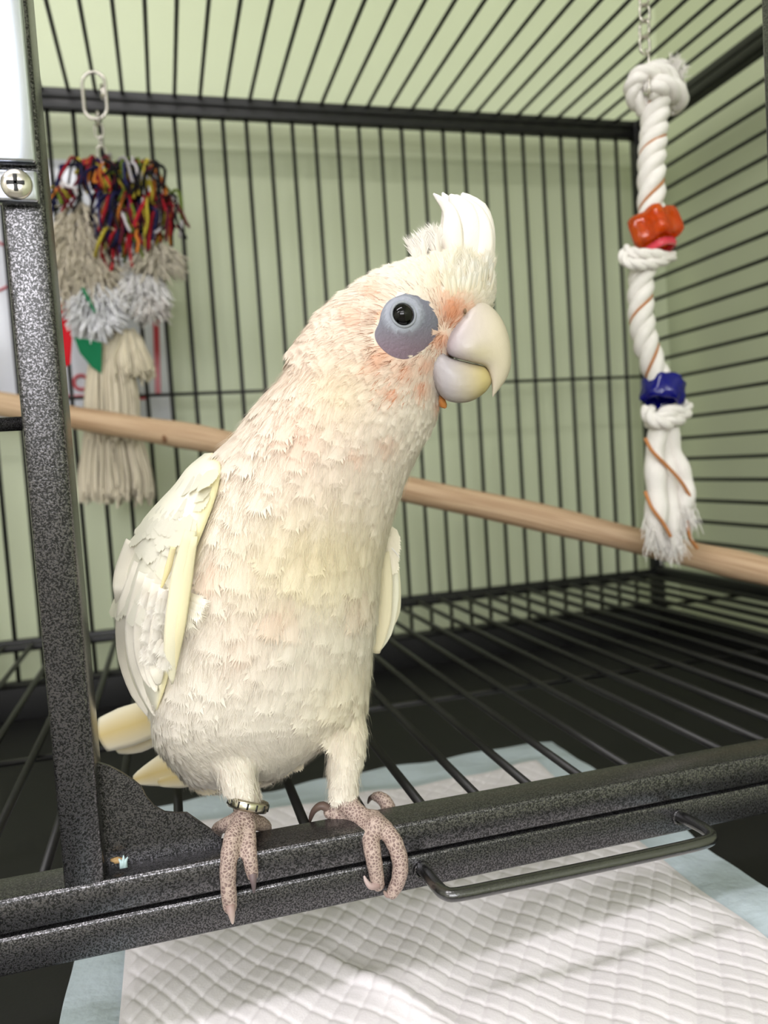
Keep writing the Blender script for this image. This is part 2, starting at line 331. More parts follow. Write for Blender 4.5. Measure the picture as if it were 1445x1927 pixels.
# gusset plate
gy = YF + 0.013
gp_px = [(184, 1436), (205, 1442), (228, 1454), (252, 1470), (266, 1482), (275, 1500), (290, 1518), (310, 1529), (332, 1531), (352, 1531), (372, 1545), (395, 1561), (416, 1576), (418, 1596), (300, 1625), (198, 1640), (190, 1560)]
def plate(pxs, y0, y1):
    n = len(pxs); a = [P(u, v, y0) for u, v in pxs]; d = np.array([0, y1 - y0, 0])
    V = a + [p + d for p in a]
    return V, [tuple(range(n))[::-1], tuple(range(n, 2 * n))] + [(i, (i + 1) % n, n + (i + 1) % n, n + i) for i in range(n)]
V, Fc = plate(gp_px, gy, gy + 0.0022); gus = mk('corner_gusset', V, Fc, MT['ham'], front, False); gus['label'] = 'wavy corner brace plate'
# slide handle
hp = [P(790, 1632, YF + 0.003), P(800, 1640, YF - 0.006), P(822, 1668, YF - 0.022), P(838, 1681, YF - 0.0285), P(862, 1683, YF - 0.031), P(950, 1666, YF - 0.031), P(1100, 1635, YF - 0.031),
      P(1250, 1603, YF - 0.031), P(1318, 1587, YF - 0.031), P(1338, 1577, YF - 0.0285), P(1330, 1563, YF - 0.022), P(1290, 1541, YF - 0.006), P(1272, 1534, YF + 0.003)]
zl = np.mean([p[2] for p in hp]);
V, Fc = tube(cat(hp, 60), 0.0031, 14); hd = mk('handle', V, Fc, MT['gloss'], slide); hd['label'] = 'round wire pull handle'
for q in (hp[0], hp[-1]):
    V, Fc = torus(q + np.array([0, -0.0032, 0]), 0.0036, 0.0009, (0, 1, 0), 20, 6); mk('weld_collar', V, Fc, MT['ham'], slide)
# latch hardware on the door post
zc0, zc1 = P(30, 306, YF - 0.004)[2], ZTOP + 0.03
xp1 = P(58, 200, YF - 0.005)[0]
lt = cbox('latch_plate', (xp1 - 0.030, YF - 0.0055, zc0), (xp1 + 0.0002, YF + 0.0004, zc1), front, 'chrome', 0.0012); lt['label'] = 'shiny nickel latch plate'
za, zb = P(30, 379, YF - 0.006)[2], P(30, 319, YF - 0.006)[2]; xq = P(71, 350, YF - 0.006)[0]
br = cbox('latch_bracket', (xq - 0.026, YF - 0.0065, za), (xq, YF + 0.0004, zb), front, 'chrome', 0.0012); br['label'] = 'small nickel bracket held by a cross-head screw'
sc = P(31, 347, YF - 0.0065); th = np.linspace(0, 1, 7)
rings = [np.array([sc + np.array([math.cos(a) * r_, -y_, math.sin(a) * r_]) for a in np.arange(28) * 2 * math.pi / 28]) for r_, y_ in ((0.0062, 0.0), (0.0061, 0.0006), (0.0054, 0.0014), (0.0038, 0.0021), (0.002, 0.0024), (0.0003, 0.0025))]
V, Fc = loft(rings); scr = mk('screw', V, Fc, MT['steel'], br); OFFS = OFF[scr]
for dx, dz in ((0.0034, 0.0008), (0.0008, 0.0034)):
    cbox('cross_slot', sc + np.array([-dx, -0.0028, -dz]), sc + np.array([dx, -0.0016, dz]), front, 'wire', 0.0002).name = 'screw_slot'
# crumbs stuck in the rail corner belong to nobody: two tiny things on the rail
V, Fc = sphere(P(220, 1618, YF + 0.008), (0.0034, 0.0016, 0.0012), 9, 6); V = np.asarray(V) + 0.0004 * np.sin(np.asarray(V) * 4000)
tag(mk('food_crumb', V, Fc, MT['crumb']), 'tan food crumb in the rail corner by the gusset', 'crumb')
c0 = P(232, 1628, YF + 0.004); m = MB()
for a_, l_ in ((-0.5, 0.0035), (0.1, 0.0042), (0.6, 0.0038)):
    d = np.array([math.sin(a_), 0.1, math.cos(a_)]); m.add(*tube([c0 + np.array([0.0012 * a_, 0, -0.001]), c0 + d * l_ * 0.5, c0 + d * l_], [0.0012, 0.0008, 0.0003], 6))
tag(m.build('paint_flake', MT['flake']), 'tiny pale blue flake stuck on the front rail', 'flake')

# tray under the grate (pulled out to the front)
tray = empty('pull_out_tray', (0.18, 0.6, ZPAN - 0.012), 'flat black sheet-metal tray under the cage grate', 'tray')
cbox('tray_floor', (XL + 0.004, 0.19, ZPAN - 0.012), (XR - 0.004, YB - 0.008, ZPAN - 0.010), tray, 'pan', 0.0006)
for nm, a, b in (('tray_lip', (XL + 0.004, YB - 0.010, ZPAN - 0.010), (XR - 0.004, YB - 0.007, ZG - 0.046)), ('tray_lip', (XL + 0.004, 0.19, ZPAN - 0.010), (XL + 0.006, YB - 0.010, ZPAN + 0.030)),
                 ('tray_lip', (XR - 0.006, 0.19, ZPAN - 0.010), (XR - 0.004, YB - 0.010, ZPAN + 0.030))):
    cbox(nm, a, b, tray, 'pan', 0.0006)
# stand legs of the cage reach the floor
for X in (XL + 0.012, XR - 0.012):
    for Y in (YF + 0.012, YB - 0.014): cbox('stand_leg', (X - 0.011, Y - 0.011, 0.0), (X + 0.011, Y + 0.011, ZPAN - 0.012), cage)
cbox('stand_shelf', (XL + 0.02, YF + 0.02, 0.16), (XR - 0.02, YB - 0.02, 0.175), cage, 'pan', 0.001)

# ------------------------------------------------------------------ training pad on the tray
def build_pad():
    pl = PZ(232, 1800, ZPAN)[0]; pr = PZ(1300, 1640, ZPAN)[0]
    ex0, ex1 = PZ(130, 1815, ZPAN)[0], PZ(1385, 1612, ZPAN)[0]
    far = PZ(740, 1432, ZPAN)[1]; wfar = PZ(740, 1470, ZPAN)[1]
    y0 = 0.255
    def hgt(x, y):
        g = 0.0
        q = 0.0112
        wob = 0.0014 * np.sin(x * 41 + 1.3) + 0.0016 * np.sin(y * 37 + 0.6)
        for a in ((x * 0.80 + y * 0.60 + wob) / q, (x * 0.80 - y * 0.60 + wob) / q):
            fr = np.abs(a - np.round(a)); g = g - 0.0006 * np.exp(-(fr / 0.13) ** 2)
        wr = 0.0016 * np.sin(x * 38 + y * 22) * np.sin(y * 31 - x * 9 + 1) + 0.0010 * np.sin(x * 90 - y * 70)
        cr = 0.0035 * np.exp(-(((x - 0.085) * 0.86 + (y - 0.36) * 0.5) / 0.006) ** 2) * np.exp(-((y - 0.36) / 0.05) ** 2)
        return g, wr + cr
    root = empty('absorbent_pad', ((ex0 + ex1) / 2, (y0 + far) / 2, ZPAN - 0.010), 'white quilted absorbent pad with a pale blue plastic border, on the tray', 'absorbent pad')
    nx, ny = 560, 560
    xs = np.linspace(pl, pr, nx); ys = np.linspace(y0, wfar, ny); X, Y = np.meshgrid(xs, ys)
    g, w = hgt(X, Y); edge = np.minimum.reduce([X - pl, pr - X, wfar - Y + 0 * X]) ; fade = np.clip(edge / 0.006, 0, 1)
    Z = ZPAN - 0.0055 + (g * fade) + w + 0.0018 * fade
    V = np.stack([X, Y, Z], -1).reshape(-1, 3)
    Fc = [(j * nx + i, j * nx + i + 1, (j + 1) * nx + i + 1, (j + 1) * nx + i) for j in range(ny - 1) for i in range(nx - 1)]
    mk('quilted_sheet', V, Fc, MT['pad'], root)
    nx, ny = 120, 120
    xs = np.linspace(ex0, ex1, nx); ys = np.linspace(y0 - 0.002, far, ny); X, Y = np.meshgrid(xs, ys)
    X = X + 0.0012 * np.sin(Y * 30) * np.clip((np.abs(X - (ex0 + ex1) / 2) / (ex1 - ex0) * 2 - 0.8) / 0.2, 0, 1)
    _, w = hgt(X, Y)
    out = np.clip(np.maximum(np.abs(X - (pl + pr) / 2) - (pr - pl) / 2, Y - wfar) / 0.012, 0, 1)
    Z = ZPAN - 0.0074 + w + out * (0.0006 * np.sin(Y * 120 + X * 50) + 0.0006 * np.sin(X * 70 + Y * 50)) + 0.002 * out
    V = np.stack([X, Y, Z], -1).reshape(-1, 3)
    Fc = [(j * nx + i, j * nx + i + 1, (j + 1) * nx + i + 1, (j + 1) * nx + i) for j in range(ny - 1) for i in range(nx - 1)]
    b = mk('backing_film', V, Fc, MT['padblue'], root); b['label'] = 'pale blue plastic backing border'
build_pad()

# ------------------------------------------------------------------ perch
PS = 0.95
pp = [(-120, 738, 0.955), (0, 760, 0.925), (130, 784, 0.895), (260, 806, 0.862), (400, 829, 0.83), (580, 870, 0.795), (760, 919, 0.76), (1000, 970, 0.705), (1200, 1018, 0.662), (1330, 1050, 0.63), (1445, 1076, 0.606), (1560, 1104, 0.58)]
path = cat([P(u, v, Y * PS) for u, v, Y in pp], 90)
last = path[-1]; dirv = nrm(path[-1] - path[-6]); first_d = nrm(path[0] - path[5])
path = np.vstack([path, last + dirv * ((XR - last[0]) / dirv[0])]); path = np.vstack([path[0] + first_d * ((XL - path[0][0]) / first_d[0]), path])
rr = 0.0122 * (1 + 0.05 * np.sin(np.linspace(0, 23, len(path))) + 0.03 * np.sin(np.linspace(0, 61, len(path))))
perch = empty('wooden_perch', path.mean(0) - np.array([0, 0, 0.013]), 'bare wooden branch perch crossing the cage behind the cockatoo', 'perch')
V, Fc = tube(path, rr, 18); sl = np.concatenate([[0], np.cumsum(np.linalg.norm(np.diff(path, axis=0), axis=1))])
mk('branch', V, Fc, MT['wood'], perch, uv=[(abs(j - 9) / 9, sl[i] * 4) for i in range(len(path)) for j in range(18)])
kn = P(309, 826, 0.795); V, Fc = sphere(kn, (0.004, 0.003, 0.0024), 10, 6, (1, 0, 0)); k = mk('knot', V, Fc, plain('dark_knot', (120, 86, 58), 0.8), perch); k['label'] = 'dark wood knot'
for e, X in ((path[0], XL), (path[-1], XR)):
    V, Fc = tube([e + np.array([0.003 if X < 0 else -0.012, 0, 0]), e + np.array([0.012 if X < 0 else -0.003, 0, 0])], 0.0165, 18); mk('washer', V, Fc, MT['steel'], perch)

# ------------------------------------------------------------------ sheet in a sleeve on the back wall
yw = R['y1']
a = P(-170, 290, yw - 0.002); b = P(331, 792, yw - 0.002)
pos = empty('wall_notice', ((a[0] + b[0]) / 2, yw, b[2]), 'white notice sheet with red print on the green wall behind the yarn toy', 'notice')
cbox('sheet', (a[0], yw - 0.003, b[2]), (b[0], yw - 0.0004, a[2]), pos, 'paper', 0.0003)
def ink(name, pxs):
    V, Fc = plate(pxs, yw - 0.0036, yw - 0.0030); mk(name, V, Fc, MT['red_ink'], pos, False)
ink('red_stripe', [(288, 600), (299, 600), (303, 740), (292, 740)])
ink('red_line', [(-60, 741), (280, 744), (280, 752), (-60, 749)])
V, Fc = torus(P(153, 720, yw - 0.0036), 0.0085, 0.0022, (0, 1, 0), 24, 6); mk('red_ring', V, Fc, MT['red_ink'], pos)
V, Fc = torus(P(-22, 500, yw - 0.0036), 0.030, 0.0016, (0, 1, 0), 32, 6); mk('red_arc', V, Fc, MT['red_ink'], pos)

# ------------------------------------------------------------------ cockatoo
BIRD = empty('cockatoo', (P(570, 1560, 0.371)[0], 0.371, ZG), 'white corella cockatoo with raised crest and grey bare eye skin, standing on the front rail', 'cockatoo')
def Z1(x, y): return 540 + x / 3.1413, 340 + y / 3.1413        # face close-up to photo pixels
def Z7(x, y): return 360 + x / 3.1413, 1400 + y / 3.1413       # feet close-up to photo pixels
def ring(Lp, Rp, Yc, D, n=40, ex=2.2, Yr=None):
    a = P(*Lp, Yc); b = P(*Rp, Yc if Yr is None else Yr); c = (a + b) / 2; h = (b - a) / 2; d = nrm(c - EYE) * D
    t = np.arange(n) * 2 * math.pi / n; co, si = np.cos(t), np.sin(t)
    co = np.sign(co) * np.abs(co) ** (2 / ex); si = np.sign(si) * np.abs(si) ** (2 / ex)
    return c + co[:, None] * h + si[:, None] * d
def body_mesh():
    m = MB()
    # torso, neck and head in one loft: left px, right px, depth, half depth
    st = [(385, 1482, 520, 1462, .424, .014), (345, 1462, 566, 1436, .416, .030), (303, 1405, 640, 1378, .409, .041), (289, 1345, 686, 1318, .404, .046), (292, 1262, 694, 1240, .401, .048), (303, 1170, 706, 1150, .398, .048),
          (322, 1080, 716, 1062, .395, .047), (347, 1000, 729, 1000, .392, .045), (385, 920, 750, 936, .388, .043), (418, 850, 772, 882, .385, .041), (459, 800, 796, 834, .381, .038), (505, 740, 818, 790, .378, .035),
          (543, 690, 828, 742, .375, .032), (560, 648, 838, 694, .373, .030), (582, 614, 862, 655, .372, .0285), (614, 578, 886, 616, .371, .0275), (660, 543, 918, 588, .370, .026), (718, 511, 931, 552, .369, .022), (776, 492, 928, 515, .369, .016), (822, 477, 915, 488, .369, .009)]
    a = cat(st, 90)
    m.add(*loft([ring((r[0], r[1]), (r[2], r[3]), r[4], r[5]) for r in a]))
    def tb(pts, k=4, n=14):
        q = cat([(*P(u, v, Y), r) for u, v, Y, r in pts], len(pts) * k)
        m.add(*tube(q[:, :3], q[:, 3], n)); m.add(*sphere(q[-1, :3], q[-1, 3], 12, 8)); m.add(*sphere(q[0, :3], q[0, 3], 12, 8))
    # thighs and tarsi
    tb([(425, 1340, .398, .026), (432, 1390, .392, .019), (439, 1432, .386, .0112), (448, 1464, .382, .0088), (460, 1495, .379, .0064), (462, 1520, .377, .0052), (458, 1545, .373, .0048)])
    tb([(630, 1290, .400, .0155), (646, 1345, .393, .0115), (650, 1400, .389, .0098), (648, 1435, .386, .0084), (646, 1470, .384, .0076), (648, 1500, .382, .0064), (664, 1525, .378, .0054), (688, 1543, .373, .0050)])
    # left foot toes
    def toe(pts):
        q = []
        for i, (u, v, Y, r) in enumerate(pts): q.append((u, v, Y, r))
        c = cat([(*P(u, v, Y), r) for u, v, Y, r in q], len(q) * 7)
        c[:, 3] *= 1 + 0.07 * np.abs(np.sin(np.linspace(0, math.pi * len(q) * 1.05, len(c)))) - 0.03
        m.add(*tube(c[:, :3], c[:, 3], 14)); m.add(*sphere(c[-1, :3], c[-1, 3], 12, 8)); m.add(*sphere(c[0, :3], c[0, 3], 12, 8))
    toe([(457, 1545, .3735, .0047), (440, 1572, .364, .0043), (431, 1612, .3555, .0040), (429, 1660, .3552, .0037), (433, 1706, .3562, .0034)])
    toe([(464, 1548, .3725, .0046), (467, 1580, .3635, .0038), (470, 1612, .3560, .0035), (475, 1646, .3562, .0029)])
    toe([(450, 1543, .3755, .0044), (426, 1552, .382, .0036), (409, 1562, .3885, .0032), (405, 1584, .389, .0028)])
    toe([(468, 1545, .3755, .0044), (490, 1550, .383, .0036), (500, 1558, .3885, .0031), (499, 1580, .389, .0027)])
    # right foot toes
    toe([(680, 1540, .375, .0048), (694, 1566, .364, .0044), (701, 1604, .3555, .0041), (707, 1638, .3555, .0037), (711, 1664, .3565, .0034)])
    toe([(700, 1540, .374, .0046), (722, 1558, .3645, .0043), (742, 1586, .357, .0042), (753, 1622, .3545, .0040), (750, 1655, .355, .0037), (738, 1680, .3565, .0031)])
    toe([(684, 1548, .3755, .0044), (662, 1550, .3795, .0042), (642, 1538, .3815, .0040), (620, 1528, .383, .0035)])
    toe([(700, 1540, .377, .0044), (722, 1540, .383, .0040), (731, 1520, .388, .0038), (718, 1502, .391, .0034), (706, 1499, .394, .0026)])
    m.add(*sphere(P(708, 1555, .3640), .0058, 14, 10)); m.add(*sphere(P(459, 1556, .3705), .0050, 14, 10))
    me = bpy.data.meshes.new('raw'); me.from_pydata([tuple(v) for v in m.v], [], m.f); me.update()
    o = bpy.data.objects.new('raw', me); COL.objects.link(o)
    r = o.modifiers.new('r', 'REMESH'); r.mode = 'VOXEL'; r.voxel_size = 0.0011; r.adaptivity = 0
    dg = bpy.context.evaluated_depsgraph_get(); ev = o.evaluated_get(dg); me2 = bpy.data.meshes.new_from_object(ev)
    V = np.empty(len(me2.vertices) * 3); me2.vertices.foreach_get('co', V); V = V.reshape(-1, 3)
    Fc = [tuple(p.vertices) for p in me2.polygons]
    E = np.empty(len(me2.edges) * 2, int); me2.edges.foreach_get('vertices', E); E = E.reshape(-1, 2)
    bpy.data.objects.remove(o); bpy.data.meshes.remove(me); bpy.data.meshes.remove(me2)
    px = pixv(V); wgt = np.clip((1495 - px[:, 1]) / 60, 0, 1) * 0.7
    deg = np.bincount(E.ravel(), minlength=len(V)).astype(float)
    for it in range(26):
        S = np.zeros_like(V)
        for k in range(3): S[:, k] = np.bincount(E[:, 0], V[E[:, 1], k], len(V)) + np.bincount(E[:, 1], V[E[:, 0], k], len(V))
        w = wgt if it >= 3 else np.maximum(wgt, 0.35)
        V = V + (S / deg[:, None] - V) * w[:, None]
    return V, Fc
BV, BF = body_mesh()
BPX = pixv(BV)
foot_v = BPX[:, 1] > np.where(BPX[:, 0] < 555, 1497, 1482 + 0.0 * BPX[:, 0])
base = np.array(lin((240, 228, 212)))
body = mk('body', BV, BF, [MT['body'], MT['foot']], BIRD, col=np.tile(base, (len(BV), 1)))
body['label'] = 'body with head, legs and scaly feet'
body.data.polygons.foreach_set('material_index', [1 if foot_v[f[0]] else 0 for f in BF])
TREE = BVHTree.FromPolygons([tuple(v) for v in BV], BF)
def hit(u, v):
    d = nrm(ray(u, v)); l, n, i, ds = TREE.ray_cast(Vector(EYE), Vector(d))
    return (np.array(l), np.array(n)) if l is not None else (None, None)

# ---- feathers
BEAKB = P(*Z1(930, 900), .352)
SP = np.array([P(*q) for q in [(800, 640, .37), (700, 625, .378), (630, 690, .38), (600, 780, .382), (565, 900, .388), (535, 1050, .395), (510, 1200, .40), (480, 1350, .408), (420, 1480, .43)]])
SPd = np.diff(SP, axis=0); SPm = (SP[1:] + SP[:-1]) / 2; SPd /= np.linalg.norm(SPd, axis=1)[:, None]
LEGS = [np.array([P(432, 1390, .392), P(460, 1500, .379)]), np.array([P(648, 1345, .393), P(646, 1500, .382)])]
def flow(p, n, u, v):
    w = np.exp(-(np.linalg.norm(SPm - p, axis=1) / 0.022) ** 2) + 1e-6; d = (SPd * w[:, None]).sum(0); d = nrm(d)
    r = np.linalg.norm(p - BEAKB); k = np.clip(1 - (r - 0.030) / 0.035, 0, 1); d = d * (1 - k) + nrm(p - BEAKB) * k
    if v > 1330: 
        k = min(1, (v - 1330) / 60); dl = nrm(LEGS[0][1] - LEGS[0][0]) if u < 540 else nrm(LEGS[1][1] - LEGS[1][0]); d = d * (1 - k) + dl * k
    d = d - n * (d @ n); return nrm(d)
def feather(mb, p, d, n, Ln, Wd, lift=0.12, curl=0.15, col=(1, 1, 1), colb=None, rows=6, cols=6, fringe=0.18, sn=None, bend=0.0, tip=0.5, cup=0.18, rn=rnd):
    """one feather: base p, direction d, outward n; rim ends in separate barbs"""
    s = np.cross(d, n); V = []; U = []; C = []; N = []; k = 2 * cols + 1
    colb = col if colb is None else colb
    def pt(t, x):
        wprof = (math.sin(math.pi * min(1, (t * (1 - tip) / 1.0 + 0.12)) ) ** 0.7 if False else (min(1, (t + 0.08) * 2.6) ** 0.7) * (1 - max(0, (t - tip) / (1.02 - tip)) ** 2.2) ** 0.5)
        z = lift * t - curl * t * t * 0.5 - cup * (x * wprof) ** 2 * (Wd / Ln)
        q = p + d * (Ln * t) + s * (x * Wd * 0.5 * wprof + bend * Ln * t * t) + n * (Ln * z)
        return q
    ts = [i / rows for i in range(rows)] + [0.97]
    for t in ts:
        for j in range(k):
            x = (j - cols) / cols; V.append(pt(t, x)); U.append((x, t)); f = t ** 0.8; C.append([colb[i] * (1 - f) + col[i] * f for i in range(3)])
    Fc = [(i * k + j, i * k + j + 1, (i + 1) * k + j + 1, (i + 1) * k + j) for i in range(len(ts) - 1) for j in range(k - 1)]
    if fringe:                                      # barbs along the outer half of the rim
        rim = [i * k for i in range(rows // 2, len(ts))] + [(len(ts) - 1) * k + j for j in range(1, k)] + [i * k + k - 1 for i in range(len(ts) - 2, rows // 2 - 1, -1)]
        for a, b in zip(rim[:-1], rim[1:]):
            pa, pb = np.asarray(V[a]), np.asarray(V[b]); mid = (pa + pb) / 2
            if np.linalg.norm(pa - pb) < 1e-5: continue
            for q in (0.25, 0.75):
                c = pa * (1 - q) + pb * q; e = (pb - pa) * 0.26
                x = (U[a][0] + U[b][0]) / 2; od = nrm(d * 1.0 + s * x * 0.55 + n * (lift - 0.1 - curl * 0.5) + s * rn.uniform(-0.15, 0.15))
                i0 = len(V); V += [c - e, c + e, c + od * Ln * fringe * rn.uniform(0.45, 1.1)]; U += [(x, 1), (x, 1), (x, 1.02)]; C += [list(col)] * 3
                Fc.append((i0, i0 + 1, i0 + 2) if np.cross(2 * e, V[i0 + 2] - V[i0]) @ n > 0 else (i0 + 1, i0, i0 + 2))
    if sn is not None:
        N = [sn] * len(V)
    mb.add(V, Fc, C, U, N or None)
def L3(c): return np.array(lin(c))
EYEPOLY = np.array([Z1(*q) for q in [(700, 668), (770, 682), (845, 712), (878, 775), (892, 850), (878, 920), (825, 982), (752, 1036), (690, 1056), (620, 1038), (568, 1002), (528, 952), (518, 900), (543, 840), (560, 770), (606, 708)]])
EYEIN = EYEPOLY.mean(0) + (EYEPOLY - EYEPOLY.mean(0)) * 0.97
def inside(poly, u, v):
    c = False; j = len(poly) - 1
    for i in range(len(poly)):
        if (poly[i][1] > v) != (poly[j][1] > v) and u < (poly[j][0] - poly[i][0]) * (v - poly[i][1]) / (poly[j][1] - poly[i][1]) + poly[i][0]: c = not c
        j = i
    return c
ORANGE = [(852, 585, 30, 0.75), (880, 580, 18, .45), (829, 640, 22, .6), (733, 742, 15, .6), (718, 668, 22, .5), (705, 550, 20, .4), (668, 598, 24, .32), (760, 700, 26, .35), (792, 735, 16, .5), (830, 765, 14, .6), (800, 690, 20, .4), (705, 690, 20, .35),
          (668, 858, 16, .3), (560, 820, 40, .18), (530, 1165, 24, .2), (455, 1240, 26, .1), (672, 1150, 24, .12), (590, 545, 30, .1), (725, 840, 20, .25), (715, 590, 14, .6), (840, 560, 24, .35), (395, 1080, 26, .16)]
def fcol(u, v):
    w, pink, ora, yel = L3((246, 239, 225)), L3((244, 216, 194)), L3((238, 138, 70)), L3((244, 229, 178))
    c = w.copy()
    kp = 0.55 * math.exp(-((u - 620) / 170) ** 2 - ((v - 660) / 130) ** 2) + 0.38 * math.exp(-((u - 560) / 190) ** 2 - ((v - 880) / 150) ** 2) + 0.25 * math.exp(-((u - 450) / 90) ** 2 - ((v - 1160) / 130) ** 2)
    ky = 0.55 * math.exp(-((u - 600) / 150) ** 2 - ((v - 1060) / 100) ** 2) + 0.45 * math.exp(-((u - 860) / 60) ** 2 - ((v - 520) / 45) ** 2) + 0.3 * math.exp(-((u - 640) / 60) ** 2 - ((v - 740) / 60) ** 2) + 0.3 * math.exp(-((u - 650) / 80) ** 2 - ((v - 1330) / 100) ** 2)
    ko = 0
    for a, b, s, q in ORANGE: ko = max(ko, q * math.exp(-(((u - a) ** 2 + (v - b) ** 2) / s ** 2)))
    c = c * (1 - min(kp, .8)) + pink * min(kp, .8); c = c * (1 - min(ky, .8)) + yel * min(ky, .8); c = c * (1 - ko) + ora * ko
    return c
def plumage():
    rr = random.Random(11)
    fa = np.array(BF); 
    a, b, c_, d_ = (BV[fa[:, i]] for i in range(4))
    nr = np.cross(c_ - a, d_ - b); ar = np.linalg.norm(nr, axis=1) / 2 + 1e-12; nr = nr / (2 * ar)[:, None]
    cen = (a + b + c_ + d_) / 4; cpx = BPX[fa].mean(1); cum = np.cumsum(ar); tot = cum[-1]
    cell = {}; placed = []; skip = foot_v[fa[:, 0]] | (cpx[:, 1] > 1488)
    nprng = np.random.default_rng(5)
    idx = np.searchsorted(cum, nprng.random(64000) * tot)
    def size(u, v):
        r = math.hypot(u - 880, v - 650)
        k = np.clip((v - 1270) / 150, 0, 1); return (0.0048 + 0.0105 * np.clip((r - 60) / 400, 0, 1)) * (1 - k) + 0.0080 * k
    for i in idx:
        u, v = cpx[i]
        if skip[i]: continue
        s = size(u, v); gap = s * 0.30; key = tuple((cen[i] // 0.006).astype(int)); ok = True
        for dx in (-1, 0, 1):
            for dy in (-1, 0, 1):
                for dz in (-1, 0, 1):
                    for q in cell.get((key[0] + dx, key[1] + dy, key[2] + dz), ()):
                        if ((q - cen[i]) ** 2).sum() < gap * gap: ok = False; break
        if not ok or (abs(u - 765) < 70 and inside(EYEIN, u, v) and nr[i] @ (cen[i] - EYE) < 0): continue
        cell.setdefault(key, []).append(cen[i]); placed.append(i)
    mb = MB()
    for i in placed:
        u, v = cpx[i]; p, n = cen[i], nr[i]; s = size(u, v) * rr.uniform(0.85, 1.2)
        d = flow(p, n, u, v); d = nrm(d + np.cross(n, d) * rr.gauss(0, 0.16))
        uu, vv = pix(p + d * s * 0.6)
        if inside(EYEIN, uu, vv) and n @ (p - EYE) < 0: s *= 0.4
        c = fcol(uu, vv) * rr.uniform(0.96, 1.02); cb = c * 0.8 + L3((240, 204, 180)) * 0.2
        feather(mb, p - n * s * 0.012, d, n, s, s * rr.uniform(0.62, 0.8), rr.uniform(0.15, 0.24), rr.uniform(0.14, 0.26), np.minimum(c, 0.97), cb, 4, 3, 0.30, None, rr.uniform(-.06, .06), rn=rr)
        k = len(mb.v) - len(mb.n); mb.n += [tuple(n)] * k
    # soften: shade mostly with the form of the body
    V = np.array(mb.v); Nb = np.array(mb.n); Ng = np.zeros_like(V)
    F4 = np.array([f if len(f) == 4 else (*f, f[2]) for f in mb.f]); g = np.cross(V[F4[:, 1]] - V[F4[:, 0]], V[F4[:, 2]] - V[F4[:, 0]]); g /= np.linalg.norm(g, axis=1)[:, None] + 1e-15
    sg = np.where((g * Nb[F4[:, 0]]).sum(1) > 0, 1.0, -1.0); g *= sg[:, None]
    for j in range(4): np.add.at(Ng, F4[:, j], g)
    Ng /= np.linalg.norm(Ng, axis=1)[:, None] + 1e-9
    Nn = Nb * 0.55 + Ng * 0.45; Nn /= np.linalg.norm(Nn, axis=1)[:, None] + 1e-9
    F2 = [f if q > 0 else tuple(f)[::-1] for f, q in zip(mb.f, sg)]
    mb.f = F2; mb.n = [tuple(x) for x in Nn]
    o = mb.build('plumage', MT['feather'], BIRD); tag(o, 'soft cream and salmon contour feathers', kind='stuff')
    return len(placed)
ca_ = body.data.color_attributes['Col']; cc_ = np.ones((len(BV), 4)); step = (BPX // 8).astype(int); memo = {}
for i, k in enumerate(map(tuple, step)):
    if k not in memo: memo[k] = fcol(k[0] * 8 + 4, k[1] * 8 + 4)
    cc_[i, :3] = memo[k]
ca_.data.foreach_set('color', cc_.ravel())
NPL = plumage(); print('contour feathers', NPL)
